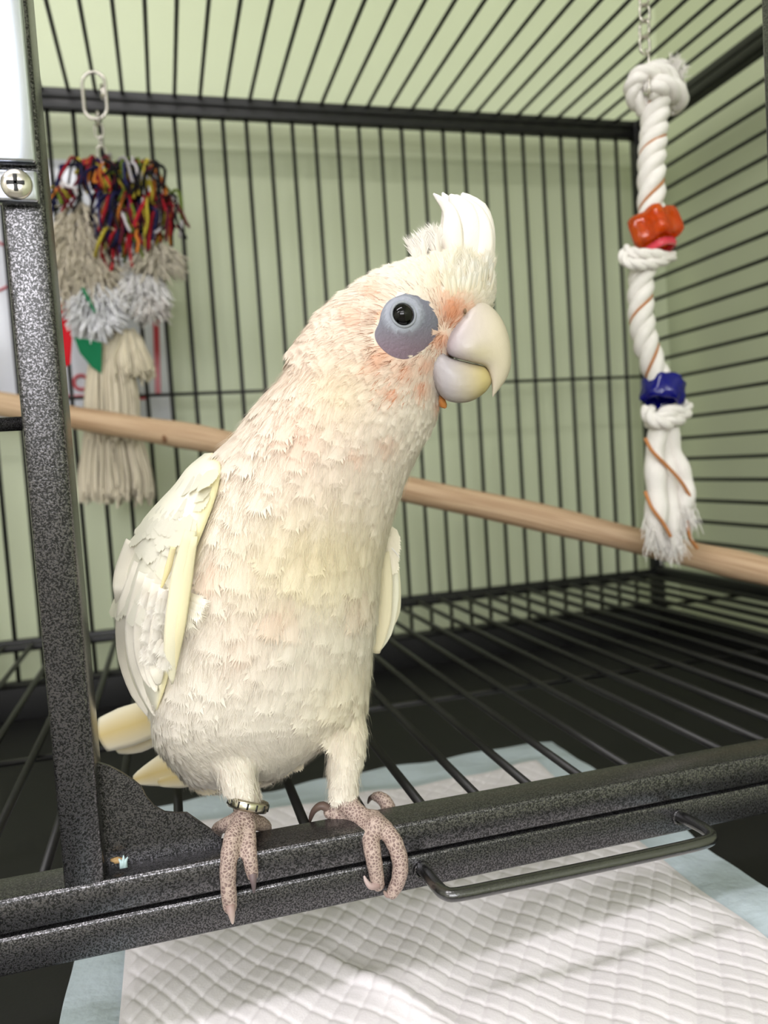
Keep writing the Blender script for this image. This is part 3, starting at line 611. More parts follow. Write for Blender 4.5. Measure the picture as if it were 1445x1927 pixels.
def fine_barbs(count=34000):
    g = np.random.default_rng(9); fa = np.array(BF); a, b, c, d = (BV[fa[:, i]] for i in range(4)); nr = np.cross(c - a, d - b); ar = np.linalg.norm(nr, axis=1) / 2 + 1e-12; nr /= (2 * ar)[:, None]
    cen = (a + b + c + d) / 4; cp = BPX[fa].mean(1); ok = ~(foot_v[fa[:, 0]] | (cp[:, 1] > 1484)); w = ar * ok * (1 + 2.2 * np.exp(-((cp[:, 0] - 800) ** 2 + (cp[:, 1] - 640) ** 2) / 150 ** 2))
    # fewer on the side turned away from the room
    w *= np.where((nr * (cen - EYE)).sum(1) < 0.05, 1, 0.35)
    idx = np.searchsorted(np.cumsum(w), g.random(count) * w.sum()); idx = np.clip(idx, 0, len(fa) - 1)
    V = np.zeros((count, 8, 3)); C = np.zeros((count, 8, 3)); Nn = np.zeros((count, 8, 3)); keep = []
    for k, i in enumerate(idx):
        u, v = cp[i]; n = nr[i]; p = cen[i]
        if abs(u - 765) < 66 and abs(v - 610) < 66 and inside(EYEPOLY, u, v) and n @ (p - EYE) < 0: continue
        dd = flow(p, n, u, v); sd = np.cross(n, dd); j = g.normal(0, .22); dd = nrm(dd + sd * j); sd = np.cross(n, dd)
        r = math.hypot(u - 880, v - 650); L = (.0035 + .0050 * np.clip((r - 60) / 400, 0, 1)) * g.uniform(.7, 1.3); h0 = L * g.uniform(.10, .34); hw = .00009; cv = g.normal(0, .10)
        uu, vv = pix(p + dd * L * .7)
        if abs(uu - 765) < 66 and inside(EYEIN, uu, vv) and n @ (p - EYE) < 0: continue
        col = np.minimum(fcol(uu, vv) * g.uniform(.80, 1.07), .97); ed = np.hypot(EYEPOLY[:, 0] - u, EYEPOLY[:, 1] - v).min()
        if ed < 17 and g.random() < (.34 if v > 600 else .12): col = L3((164, 112, 84)) * g.uniform(.6, 1.2)
        elif 815 < u < 858 and 590 < v < 690 and g.random() < .30: col = L3((206, 116, 66)) * g.uniform(.6, 1.1)
        elif 690 < u < 800 and 680 < v < 760 and g.random() < .10: col = L3((214, 130, 80)) * g.uniform(.7, 1.1)
        for q, (t, z, ww) in enumerate(((0, 0, 1), (.4, .8, 1), (.75, 1, .8), (1, 1.05, .25))):
            c0 = p + dd * L * t + sd * cv * L * t * t + n * (h0 * z); V[k, 2 * q] = c0 - sd * hw * ww; V[k, 2 * q + 1] = c0 + sd * hw * ww
        C[k] = col; Nn[k] = n; keep.append(k)
    V, C, Nn = V[keep].reshape(-1, 3), C[keep].reshape(-1, 3), Nn[keep].reshape(-1, 3); m = len(keep)
    base_ = np.arange(m)[:, None, None] * 8 + np.array([[0, 2, 3, 1], [2, 4, 5, 3], [4, 6, 7, 5]])[None]
    o = mk('fine_barbs', V, base_.reshape(-1, 4).tolist(), MT['barb'], BIRD, col=C, normals=Nn); tag(o, 'hair-fine feather barbs', kind='stuff')
fine_barbs()

def big_feather(name, pts, wpx, parent, col, colb=None, cup=0.25, shaft=True, tipw=0.55, rough=0, n_face=None, fringe=0.03, roll=0.0, mid=None):
    """a large feather along photo pixels (u, v, depth); wpx = width in pixels along the length"""
    c = cat([P(*q) for q in pts], 14); w = np.interp(np.linspace(0, 1, 14), np.linspace(0, 1, len(wpx)), wpx)
    t = np.gradient(c, axis=0); V = []; U = []; C = []; K = 4; k = 2 * K + 1; col = np.array(lin(col)); colb = col if colb is None else np.array(lin(colb))
    dep = np.linalg.norm(c - EYE, axis=1)
    for i in range(14):
        tt = nrm(t[i]); n = nrm(EYE - c[i]); n = nrm(n - tt * (n @ tt)); s = np.cross(tt, n)
        n, s = n * math.cos(roll) + s * math.sin(roll), s * math.cos(roll) - n * math.sin(roll)
        hw = w[i] * dep[i] / F_ / 2
        for j in range(k):
            x = (j - K) / K; V.append(c[i] + s * x * hw - n * (cup * x * x * hw) + tt * (-abs(x) * hw * 0.18)); U.append((x, i / 13 * 2)); cq = colb * (1 - i / 13) + col * (i / 13); km = 0 if mid is None else max(0, 1 - abs(x) * 1.15) ** 0.7; C.append(cq * (1 - km) + np.array(lin(mid or (0, 0, 0))) * km)
    Fc = [(i * k + j, i * k + j + 1, (i + 1) * k + j + 1, (i + 1) * k + j) for i in range(13) for j in range(k - 1)]
    o = mk(name, V, Fc, MT['feather'], parent, col=C, uv=U)
    sd = o.modifiers.new('t', 'SOLIDIFY'); sd.thickness = 0.0004; sd.offset = -1
    return o
def small_feathers(name, items, parent):
    m = MB()
    for it in items: feather(m, *it[:4], *it[4:])
    return m.build(name, MT['feather'], parent)

# ---- crest
WHT, WHC = (253, 249, 244), (252, 240, 222)
for pts, w in [([(842, 545, .376), (846, 480, .376), (850, 425, .377), (846, 392, .378), (832, 362, .379)], (34, 46, 44, 34, 3)),
               ([(870, 548, .382), (868, 470, .382), (868, 420, .383), (856, 385, .384), (838, 372, .385)], (34, 56, 58, 44, 5)),
               ([(900, 560, .378), (908, 490, .377), (908, 435, .377), (896, 395, .378), (868, 364, .379)], (30, 42, 44, 40, 6)),
               ([(872, 552, .369), (873, 490, .367), (874, 432, .367), (866, 395, .369), (846, 366, .371)], (40, 62, 64, 52, 6)),
               ([(896, 562, .366), (902, 500, .3655), (903, 440, .366), (890, 402, .368), (864, 370, .370)], (34, 46, 48, 40, 8)),
               ([(850, 540, .368), (850, 480, .3665), (850, 425, .367), (842, 392, .369), (815, 364, .371)], (36, 44, 38, 24, 3))]:
    big_feather('crest_feather', pts, w, BIRD, WHT, WHC, 0.35)
tuft = []
tr = random.Random(3)
for i in range(70):
    u = tr.uniform(785, 838); Yd = tr.uniform(.362, .382); p = P(u, 500 - (u - 785) * 0.25, Yd); q = P(u - 8 + tr.uniform(-8, 6), 462 - (u - 785) * 0.45 + tr.uniform(-8, 8), Yd)
    d = nrm(q - p); n = nrm(np.array([tr.uniform(-.4, .2), -1, .2])); n = nrm(n - d * (n @ d))
    tuft.append((p, d, n, np.linalg.norm(q - p) * 1.1, 0.0028, 0.1, 0.2, L3((244, 239, 231)) * tr.uniform(.9, 1), L3((240, 228, 212)), 4, 3, 0.4))
for i in range(130):                                  # forehead feathers that rise into the crest
    u = tr.uniform(838, 930); v = 568 - tr.uniform(0, 50); h, nn = hit(u, v)
    if h is None: continue
    d = nrm(P(u + (u - 885) * 0.05 + tr.uniform(-9, 9), v - 40, h[1] - .001) - h); n = nrm(nn - d * (nn @ d)); k = tr.random()
    tuft.append((h, d, n, tr.uniform(.005, .014), tr.uniform(.0026, .0042), 0.12, 0.2, L3((250, 246, 238)) * k + L3((248, 240, 220)) * (1 - k), L3((245, 228, 192)), 4, 3, 0.45, None, tr.uniform(-.1, .1)))
o = small_feathers('crown_tuft', tuft, BIRD); tag(o, 'short ruffled crown feathers behind the crest', kind='stuff')

# ---- beak
def beak(name, stns, mats, colf, ex=2.6, n=30, sub=40):
    a = cat(stns, sub); m = MB(); rings = []
    for r in a: rings.append(ring(Z1(r[0], r[1]), Z1(r[2], r[3]), r[4], max(r[5], 0.0003), n, ex))
    V, Fc = loft(rings); C = [colf(*pix(v), v) for v in V]
    return mk(name, V, Fc, MT['beak'], BIRD, col=C)
def upcol(u, v, p):
    g, c, y = L3((172, 163, 168)), L3((210, 199, 175)), L3((180, 170, 124))
    t = np.clip((u - 850) / 90, 0, 1); k = g * (1 - t) + c * t; e = math.exp(-((u - 905) / 26) ** 2 - ((v - 665) / 22) ** 2); return k * (1 - .55 * e) + y * .55 * e
def locol(u, v, p):
    g, y = L3((170, 164, 166)), L3((188, 172, 118)); t = np.clip((u - 840) / 70, 0, 1) ** 1.3; return g * (1 - t) + y * t
ub = beak('upper_beak', [(915, 985, 1075, 700, .363, .0105), (935, 1000, 1150, 706, .3605, .0125), (962, 1032, 1236, 772, .358, .0130), (1020, 1056, 1293, 866, .356, .0122), (1100, 1078, 1321, 975, .3545, .0102), (1172, 1100, 1325, 1085, .3535, .0076), (1203, 1165, 1300, 1166, .353, .0050), (1211, 1215, 1262, 1222, .353, .0030), (1213, 1262, 1228, 1266, .353, .0010), (1215, 1279, 1218, 1280, .353, .0003)], None, upcol)
ub['label'] = 'hooked ivory grey upper beak'
lb = beak('lower_beak', [(818, 1050, 870, 1215, .366, .0090), (846, 1016, 905, 1268, .3635, .0112), (908, 1004, 955, 1304, .361, .0118), (962, 1045, 1030, 1314, .3585, .0112), (1050, 1068, 1102, 1298, .3565, .0098), (1120, 1086, 1170, 1252, .355, .0078), (1168, 1098, 1206, 1202, .354, .0052), (1196, 1130, 1212, 1170, .3535, .0022)], None, locol)
lb['label'] = 'pale olive grey lower beak'
# nostril in the cere
h = P(*Z1(1052, 772), .349); V, Fc = sphere(h, (0.0014, 0.0009, 0.0007), 10, 6, (1, 0, 0)); mk('nostril', V, Fc, plain('nostril_shade', (120, 96, 70), 0.8), BIRD)
# ---- bare eye skin, lids and eye
def eye_parts():
    ec = np.array(Z1(683, 795)); nb = len(EYEPOLY) * 4; bp = cat(np.vstack([EYEPOLY, EYEPOLY[:1]]), nb + 1)[:nb]
    V, C = [], []; rings = 14
    g1, g2, pk = L3((134, 138, 148)), L3((114, 115, 126)), L3((126, 108, 120))
    for i in range(rings + 1):
        t = 0.12 + 0.88 * i / rings
        for q in bp:
            w = ec + (q - ec) * t; h, n = hit(*w)
            if h is None: h = P(*w, .36); n = nrm(EYE - h)
            r = np.hypot(*(w - ec)); up = 0.0006 * (1 - t ** 4) + 0.0007 * math.exp(-((r - 28) / 6) ** 2) + 0.0003
            V.append(h + n * up); k = np.clip((w[1] - 610) / 50, 0, 1); c = (g1 if r < 40 else g2) * (1 - k) + pk * k
            if r < 34: c = L3((156, 160, 172))
            C.append(c)
    Fc = [(i * nb + j, i * nb + (j + 1) % nb, (i + 1) * nb + (j + 1) % nb, (i + 1) * nb + j) for i in range(rings) for j in range(nb)]
    # outward winding
    Fc = [f[::-1] for f in Fc]
    o = mk('eye_skin', V, Fc, MT['eyeskin'], BIRD, col=C); o['label'] = 'bare blue grey skin round the eye'
    h, n = hit(*ec); r = 24.5 * h[1] / F_
    V, Fc = sphere(h - n * (r * 0.36) + n * 0.0008, r, 28, 18); e = mk('eye', V, Fc, MT['eye'], BIRD); e['label'] = 'round glossy black eye'
    V, Fc = torus(h + n * 0.0012, r * 0.98, 0.0007, n, 40, 8); C = [L3((150, 154, 162))] * len(V); mk('eyelid', V, Fc, MT['eyeskin'], BIRD, col=C)
eye_parts()
# chin gap under the lower beak
V, Fc = sphere(P(*Z1(910, 1304), .3665), (0.0042, 0.003, 0.0020), 14, 8, (0.8, 0, 0.5)); mk('chin_skin', V, Fc, plain('orange_chin_skin', (214, 140, 70), 0.6), BIRD)

# ---- claws
def claw(pts, r0, c0, c1):
    c = cat([P(u, v, Y) for u, v, Y in pts], 14); r = np.linspace(1, 0.12, 14) ** 0.8 * r0
    V, Fc = tube(c, r, 10); C = [np.array(lin(c0)) * (1 - i // 10 / 13) + np.array(lin(c1)) * (i // 10 / 13) for i in range(140)]
    return mk('claw', V, Fc, MT['claw'], body, col=C)
claw([(433, 1704, .3545), (436, 1722, .3525), (438, 1738, .3530)], .0025, (150, 124, 118), (196, 180, 172))
claw([(475, 1645, .3545), (477, 1662, .3530), (478, 1680, .3545)], .0021, (120, 104, 104), (88, 78, 80))
claw([(711, 1664, .3545), (698, 1668, .3535), (689, 1658, .3545), (685, 1648, .3560)], .0021, (150, 124, 118), (196, 180, 176))
claw([(737, 1682, .356), (728, 1684, .3565), (722, 1676, .3575)], .0020, (150, 124, 118), (170, 150, 140))
claw([(622, 1525, .383), (606, 1516, .383), (592, 1524, .384), (585, 1538, .385), (583, 1549, .386)], .0026, (120, 100, 92), (60, 46, 40))
claw([(706, 1499, .394), (697, 1502, .397), (692, 1512, .399)], .0020, (110, 92, 84), (60, 48, 42))
claw([(405, 1584, .389), (404, 1600, .3885), (406, 1612, .3885)], .0019, (120, 100, 92), (70, 56, 50))
claw([(499, 1580, .389), (500, 1596, .3885), (498, 1608, .3885)], .0019, (120, 100, 92), (70, 56, 50))

# ---- wings
def wing_shell(name, stn, thick, col):
    """stn rows: front px, back px, depth front, depth back"""
    a = cat(stn, 30); K = 12; top_, bot = [], []
    for r in a:
        A, B = [], []
        for j in range(K):
            s = j / (K - 1); u = r[0] * (1 - s) + r[2] * s; v = r[1] * (1 - s) + r[3] * s; Yd = r[4] + (r[5] - r[4]) * s ** 1.4 - 0.006 * math.sin(math.pi * s)
            A.append(P(u, v, Yd)); B.append(P(u, v, Yd) + nrm(P(u, v, Yd) - EYE) * thick * (0.25 + 0.75 * math.sin(math.pi * (0.1 + 0.8 * s))))
        top_.append(A); bot.append(B)
    rings = [np.array(A + B[::-1]) for A, B in zip(top_, bot)]
    V, Fc = loft(rings); C = []
    for _ in a:
        row = [math.exp(-((j / (K - 1)) / 0.22) ** 2) for j in range(K)]
        for k in row + row[::-1]: C.append(np.array(lin(col)) * (1 - k) + L3((248, 238, 190)) * k)
    o = mk(name, V, Fc, MT['body'], BIRD, col=C)
    return o, np.array(top_)
def fy(u, v, lim=.40, off=.0060):
    h, n = hit(u, v); return min(lim, h[1] - off) if h is not None else lim
Fp = [(400, 852), (412, 866), (415, 890), (406, 935), (388, 985), (368, 1035), (352, 1085), (344, 1130), (338, 1180), (326, 1230), (312, 1290), (296, 1335)]
Bp = [(385, 853), (352, 880), (328, 912), (296, 946), (264, 985), (248, 1030), (230, 1075), (218, 1115), (226, 1170), (234, 1230), (254, 1295), (280, 1345)]
stn = []
for (u, v), (a, b) in zip(Fp, Bp):
    y = fy(u, v); stn.append((u, v, a, b, y, max(.398, y + .02) + (v - 850) / 500 * .018))
wing, WG = wing_shell('wing', stn, 0.008, (244, 240, 222)); wing['label'] = 'folded pale yellow wing beside the post'
def wing_pt(t, s):
    i = t * (WG.shape[0] - 1); j = s * (WG.shape[1] - 1); i0, j0 = min(int(i), WG.shape[0] - 2), min(int(j), WG.shape[1] - 2); x, y = i - i0, j - j0
    p = (WG[i0, j0] * (1 - x) + WG[i0 + 1, j0] * x) * (1 - y) + (WG[i0, j0 + 1] * (1 - x) + WG[i0 + 1, j0 + 1] * x) * y
    dt = WG[i0 + 1, j0] * (1 - y) + WG[i0 + 1, j0 + 1] * y - WG[i0, j0] * (1 - y) - WG[i0, j0 + 1] * y; ds = WG[i0, j0 + 1] - WG[i0, j0]
    d = nrm(dt); n = nrm(np.cross(dt, ds)); n = n if n @ (EYE - p) > 0 else -n
    return p, d, nrm(n - d * (n @ d)), nrm(ds)
wr = random.Random(21)
WPX = pixv(WG.reshape(-1, 3)); WY = WG.reshape(-1, 3)[:, 1]
def wy(u, v, layer=1): return WY[np.argmin((WPX[:, 0] - u) ** 2 + (WPX[:, 1] - v) ** 2)] - 0.0011 * layer
rows = [(0.14 + 0.046 * i, 6 + min(i, 3), .0125 + .0010 * i, .0105 + .0004 * i) for i in range(10)]
for ri, (t, n_, L_, W_f) in reversed(list(enumerate(rows))):
    for j in range(n_):
        s = np.clip((j + 0.5 + 0.5 * (ri % 2) - 0.25) / n_, 0.05, 1.0) * 0.68 + 0.27; p, d, n, sd = wing_pt(min(1, t + wr.uniform(-.02, .02)), s)
        d = nrm(d + sd * (0.22 * (s - 0.3)) + sd * wr.gauss(0, 0.09)); mb = MB()
        yl = math.exp(-((s - 0.08) / 0.22) ** 2); c = L3((243, 239, 222)) * (1 - yl) + L3((246, 238, 196)) * yl
        feather(mb, p - n * 0.0003, d, n, L_ * wr.uniform(.9, 1.15), W_f * wr.uniform(.9, 1.15), 0.035, 0.03, c * wr.uniform(.98, 1.01), c, 5, 4, 0.08, n, wr.uniform(-.05, .05), 0.5, 0.12, rn=wr)
        mb.build('covert_feather', MT['feather'], wing)
FL, FLb = (245, 239, 224), (240, 230, 190)
# secondaries and primaries of the folded wing, outer edge first
for lay, (pts, w) in enumerate([([(262, 1060), (238, 1150), (238, 1230), (258, 1300), (286, 1352)], (20, 34, 32, 26, 8)),
               ([(272, 1080), (254, 1170), (256, 1240), (274, 1300), (292, 1346)], (22, 34, 28, 22, 6)),
               ([(284, 1090), (266, 1180), (266, 1230), (274, 1268), (284, 1292)], (22, 28, 24, 18, 5)),
               ([(298, 1100), (282, 1190), (279, 1230), (286, 1275), (294, 1302)], (24, 28, 26, 20, 5)),
               ([(312, 1110), (298, 1190), (294, 1235), (296, 1270), (298, 1290)], (26, 30, 30, 24, 8)),
               ([(250, 1020), (234, 1075), (229, 1110), (225, 1142)], (26, 34, 32, 12))]):
    big_feather('flight_feather', [(u, v, wy(u, v, 1.2 + lay)) for u, v in pts], w, wing, FL, FL, 0.22)
# long leading-edge feather hanging in front of the flank
big_feather('flight_feather', [(u, v, min(wy(u, v, 6), fy(u, v, .40, .004))) for u, v in ((358, 1000), (342, 1090), (329, 1180), (323, 1240), (324, 1288))], (20, 40, 38, 28, 3), wing, (246, 240, 214), (246, 239, 204), 0.3)
big_feather('flight_feather', [(u, v, min(wy(u, v, 6.6), fy(u, v, .40, .0046))) for u, v in ((366, 1010), (350, 1100), (339, 1180), (331, 1230), (326, 1276))], (12, 20, 18, 13, 3), wing, (246, 234, 190), (246, 237, 200), 0.3)
big_feather('alula_feather', [(u, v, wy(u, v, 7)) for u, v in ((326, 1030), (316, 1070), (303, 1108))], (10, 12, 3), wing, (242, 226, 168), (244, 232, 188), 0.3)
# downy underwing feathers between long feather and primaries, shade painted into the grey
dn = []
for i in range(46):
    u = wr.uniform(276, 318); v = wr.uniform(1110, 1235); yq = wy(u, v, 5.5); p = P(u, v, yq); n = nrm(EYE - p); d = nrm(P(u - 6 + wr.uniform(-8, 8), v + 30, yq) - p); n = nrm(n - d * (n @ d))
    dn.append((p, d, n, .0065, .0036, .05, .12, L3((226, 221, 210)), L3((214, 206, 192)), 4, 3, .45))
tag(small_feathers('underwing_down', dn, wing), 'fluffy white down under the wing, greyed for shade', kind='stuff')
# loose white tuft at the wing edge
lt_ = []
for (u, v), (a, b), w in [((345, 1122), (382, 1148), .0052), ((345, 1128), (376, 1164), .005), ((344, 1130), (360, 1182), .0026), ((350, 1116), (386, 1138), .0036)]:
    y = fy(u, v, .38, .005); y2 = fy(a, b, .38, .006); p = P(u, v, y); q = P(a, b, y2); d = nrm(q - p); n = nrm(EYE - p); n = nrm(n - d * (n @ d)); lt_.append((p, d, n, np.linalg.norm(q - p), w, .05, .1, L3((244, 238, 222)), L3((244, 232, 202)), 5, 4, .3))
tag(small_feathers('loose_tuft', lt_, BIRD), 'loose white feather tuft at the wing edge', kind='stuff')
# far wing: a few long feathers behind the breast
Fp2 = [(716, 1000), (714, 1040), (708, 1090), (704, 1140), (702, 1190), (702, 1226)]
Bp2 = [(738, 1006), (738, 1046), (744, 1098), (746, 1140), (734, 1180), (712, 1226)]
wing2, WG2 = wing_shell('wing', [(a, b, c, d, .404 + .001 * i, .412 + .001 * i) for i, ((a, b), (c, d)) in enumerate(zip(Fp2, Bp2))], .005, (240, 226, 186)); wing2['label'] = 'far wing showing past the breast'
for pts, w, c in [([(722, 1040, .396), (722, 1100, .398), (718, 1170, .400), (706, 1230, .402)], (20, 34, 34, 16), (246, 236, 204)),
                  ([(736, 1010, .401), (740, 1080, .403), (741, 1130, .405), (730, 1190, .407), (712, 1226, .409)], (16, 20, 18, 16, 4), (252, 248, 226)),
                  ([(738, 1020, .409), (745, 1100, .411), (744, 1150, .413), (736, 1182, .415)], (14, 18, 18, 6), (248, 242, 214))]:
    big_feather('flight_feather', pts, w, wing2, c, c, 0.2)
dn = []
for i in range(16):
    u = wr.uniform(716, 736); v = wr.uniform(985, 1050); p = P(u, v, .398); n = nrm(EYE - p); d = nrm(P(u + 5, v + 30, .399) - p); n = nrm(n - d * (n @ d)); dn.append((p, d, n, .010, .008, .08, .1, L3((252, 244, 224)), L3((250, 240, 220)), 4, 3, .2))
tag(small_feathers('shoulder_down', dn, wing2), 'cream feathers over the far shoulder', kind='stuff')
big_feather('stray_barb', [(736, 1030, .398), (745, 1040, .397), (752, 1050, .397)], (2.2, 2, 1), wing2, WHT)
# ---- tail
TC, TCb = (244, 238, 218), (238, 228, 196)
for pts, w in [([(345, 1320, .435), (280, 1352, .462), (225, 1372, .484), (184, 1386, .500)], (56, 66, 70, 58)),
               ([(350, 1330, .440), (300, 1362, .468), (250, 1388, .490), (212, 1402, .505)], (50, 60, 60, 34)),
               ([(400, 1420, .424), (350, 1438, .436), (300, 1452, .447), (250, 1468, .457)], (50, 66, 58, 14)),
               ([(420, 1440, .422), (370, 1452, .432), (330, 1462, .440), (296, 1472, .447)], (40, 46, 42, 16))]:
    big_feather('tail_feather', pts, w, BIRD, TC, TCb, 0.22, mid=(222, 200, 138))
# undertail coverts
uc = []
for i in range(40):
    u = wr.uniform(380, 560); v = 1468 - (u - 400) * 0.22 + wr.uniform(-26, 6); p = P(u, v, .412); q = P(u - 14, v + 26, .424); d = nrm(q - p); n = nrm(EYE - p); n = nrm(n - d * (n @ d))
    uc.append((p, d, n, .013, .010, .05, .1, L3((250, 238, 206)), L3((244, 230, 196)), 4, 3, .2))
tag(small_feathers('undertail_coverts', uc, BIRD), 'cream feathers under the tail', kind='stuff')

# ------------------------------------------------------------------ leg ring on the bird's leg
ca = P(462, 1512, .3775); dirn = nrm(P(463, 1490, .379) - P(458, 1545, .373))
axr = nrm(dirn + np.array([0.12, -0.25, 0])); m = MB(); rings = []
aa = nrm(np.cross(axr, [0, 1, 0.1])); bb = np.cross(axr, aa); cc = ca + np.array([0.0012, 0.0, -0.0005])
for q, rad in ((-.0022, .0086), (-.0024, .0094), (-.0010, .0100), (.0010, .0100), (.0024, .0094), (.0022, .0086)):
    th = np.arange(36) * 2 * math.pi / 36; rings.append(cc + axr * q + rad * (np.cos(th)[:, None] * aa + np.sin(th)[:, None] * bb))
V, Fc = loft(rings, False); n = 36; Fc += [((5) * n + j, (5) * n + (j + 1) % n, (j + 1) % n, j) for j in range(n)]
ringo = empty('leg_ring', cc, 'shiny metal ring round the cockatoo leg', 'leg ring')
mk('band', V, Fc, MT['band'], ringo)
for i in range(14):
    a_ = 2 * math.pi * i / 14; o_ = aa * math.cos(a_) + bb * math.sin(a_); V, Fc = tube([cc + o_ * .0099 - axr * .0014, cc + o_ * .0099 + axr * .0014], .0005, 6); mk('stamped_mark', V, Fc, MT['wire'], ringo)

# ------------------------------------------------------------------ rope toy with beads
def rope_toy():
    Y = 0.575; q = lambda u, v, dy=0: P(u, v, Y + dy)
    root = empty('rope_toy', q(1258, 1045), 'white twisted rope toy with an orange and a blue bead, hung on a chain', 'rope toy')
    rr_ = random.Random(5)
    def twist(name, px, R0, r0, turns, kstr=3, taper=None, ph=0.0):
        c = cat([q(*p) for p in px], 60); t = np.gradient(c, axis=0); a = np.array([1.0, 0, 0])
        mbs = []
        for s in range(kstr):
            pts = []
            for i in range(60):
                tt = nrm(t[i]); e1 = nrm(a - tt * (a @ tt)); e2 = np.cross(tt, e1); th = ph + 2 * math.pi * (turns * i / 59 + s / kstr); pts.append(c[i] + R0 * (math.cos(th) * e1 + math.sin(th) * e2))
            V, Fc = tube(pts, r0 * (taper if taper is not None else 1), 10); mk(name, V, Fc, MT['rope'], root); mbs.append(pts)
        th_pts = []
        for i in range(60):
            tt = nrm(t[i]); e1 = nrm(a - tt * (a @ tt)); e2 = np.cross(tt, e1); th = ph + 2 * math.pi * (turns * i / 59 + 0.5 / kstr); th_pts.append(c[i] + (R0 + r0 * 0.62) * (math.cos(th) * e1 + math.sin(th) * e2))
        V, Fc = tube(th_pts, 0.0011, 6); mk('thread', V, Fc, MT['jute'], root)
    twist('strand', [(1236, 185), (1230, 250), (1226, 320), (1226, 410)], .0056, .0060, 2.6)
    twist('strand', [(1212, 490), (1206, 540), (1207, 600), (1218, 655), (1240, 715)], .0052, .0057, 2.4, ph=1)
    def frays(c0, cols, n, spread, L_, d0, nm, r=.0005):
        m = MB()
        for i in range(n):
            d = nrm(np.asarray(d0) + np.array([rr_.gauss(0, spread), rr_.gauss(0, spread), rr_.gauss(0, spread)])); p = c0 + np.array([rr_.gauss(0, .004), rr_.gauss(0, .003), rr_.gauss(0, .004)]); l = L_ * rr_.uniform(.6, 1.1)
            m.add(*tube([p, p + d * l * .5, p + d * l + np.array([rr_.gauss(0, .001), 0, rr_.gauss(0, .001)])], [r, r, r * .4], 4, False))
        o = m.build(nm, MT['rope'], root); o['kind'] = 'stuff'; return o
    # top knot
    def cord(nm, px, r):
        c = cat([q(*p) for p in px], 40); t = np.gradient(c, axis=0); L_ = np.linalg.norm(np.diff(c, axis=0), axis=1).sum(); e = nrm(np.cross(t[0], [.2, .9, .3])); fr = []
        for i in range(40):
            tt = nrm(t[i]); e = nrm(e - tt * (e @ tt)); fr.append((e, np.cross(tt, e)))
        for s in range(3):
            pts = [c[i] + r * .46 * (math.cos(w_) * fr[i][0] + math.sin(w_) * fr[i][1]) for i in range(40) for w_ in (2 * math.pi * (L_ / .034 * i / 39 + s / 3),)]
            V, Fc = tube(pts, r * .60, 10); mk(nm, V, Fc, MT['rope'], root)
    cord('knot_loop', [(1212, 205, .004), (1192, 180, .002), (1196, 150, -.004), (1222, 136, -.008), (1250, 140, -.006), (1268, 158, .0)], .0074)
    cord('knot_loop', [(1222, 172, -.006), (1244, 160, -.012), (1268, 168, -.010), (1279, 190, .0), (1262, 200, .008)], .0076)
    cord('knot_loop', [(1205, 165, .010), (1230, 130, .010), (1262, 140, .010), (1275, 170, .010)], .0072)
    frays(q(1266, 140), None, 160, .5, .010, (.4, -.1, .9), 'frayed_end')
    cord('small_knot', [(1172, 478, 0), (1180, 494, -.008), (1210, 498, -.012), (1240, 494, -.010), (1266, 482, 0)], .0044)
    cord('small_knot', [(1176, 470, .004), (1200, 478, -.010), (1235, 480, -.010), (1258, 486, -.002)], .0046)
    cord('lower_knot', [(1218, 770, 0), (1228, 790, -.008), (1258, 794, -.010), (1286, 780, -.004), (1290, 762, .004)], .0062)
    cord('lower_knot', [(1225, 800, .004), (1250, 780, -.009), (1280, 772, -.006)], .0064)
    # unravelled end: two loose strands, cord and fluff
    for px, r0, r1 in (([(1240, 805, 0), (1232, 850, 0), (1234, 900, -.002), (1236, 950, -.002), (1232, 1005, -.001)], .0074, .0098), ([(1262, 805, 0), (1268, 850, .001), (1284, 890, 0), (1290, 925, -.001), (1284, 965, 0)], .0066, .0082), ([(1250, 805, .004), (1256, 870, .004), (1260, 940, .003), (1264, 1015, .002)], .0070, .0085)):
        c = cat([q(*p) for p in px], 44); r = np.linspace(r0, r1, 44) * (1 + .09 * np.sin(np.linspace(0, 18, 44))); r[-6:] *= np.linspace(1, .6, 6); V, Fc = tube(c, r, 12); mk('loose_strand', V, Fc, MT['rope'], root)
    for c_, n_ in ((q(1230, 985), 260), (q(1264, 1000), 240), (q(1284, 950), 200)): frays(c_, None, n_, .22, .022, (0, -.1, -1), 'frayed_end')
    for px in ([(1214, 825, -.006), (1228, 850, -.011), (1256, 878, -.012), (1284, 910, -.011), (1304, 945, -.006)], [(1214, 925, -.006), (1226, 955, -.012), (1248, 985, -.013), (1262, 1010, -.012)], [(1292, 980, -.004), (1298, 1010, -.004), (1312, 1032, -.002)]):
        c = cat([q(*p) for p in px], 24); V, Fc = tube(c, .0015, 8); mk('thread', V, Fc, MT['jute'], root)
    # beads
    def bead(nm, c, ax, R0, h, lobes, amp, mat, tw=0.0, hole=.0118):
        ax = nrm(ax); a = nrm(np.cross(ax, [0, 1, 0.1])); b = np.cross(ax, a); rings = []; n = 72
        prof = [(hole, -.46), (hole * 1.1, -.5), (R0 * .82, -.5), (R0 * .97, -.40), (R0, -.2), (R0, .2), (R0 * .97, .40), (R0 * .82, .5), (hole * 1.1, .5), (hole, .46)]
        for r_, z_ in prof:
            k = 0 if r_ < R0 * .7 else 1; th = np.arange(n) * 2 * math.pi / n
            rad = r_ * (1 + k * amp * np.cos(lobes * (th + tw * z_))); rings.append(np.asarray(c) + ax * h * z_ + rad[:, None] * (np.cos(th)[:, None] * a + np.sin(th)[:, None] * b))
        V, Fc = loft(rings, False); L_ = len(rings) - 1; Fc += [(L_ * n + j, L_ * n + (j + 1) % n, (j + 1) % n, j) for j in range(n)]
        return mk(nm, V, Fc, MT[mat], root)
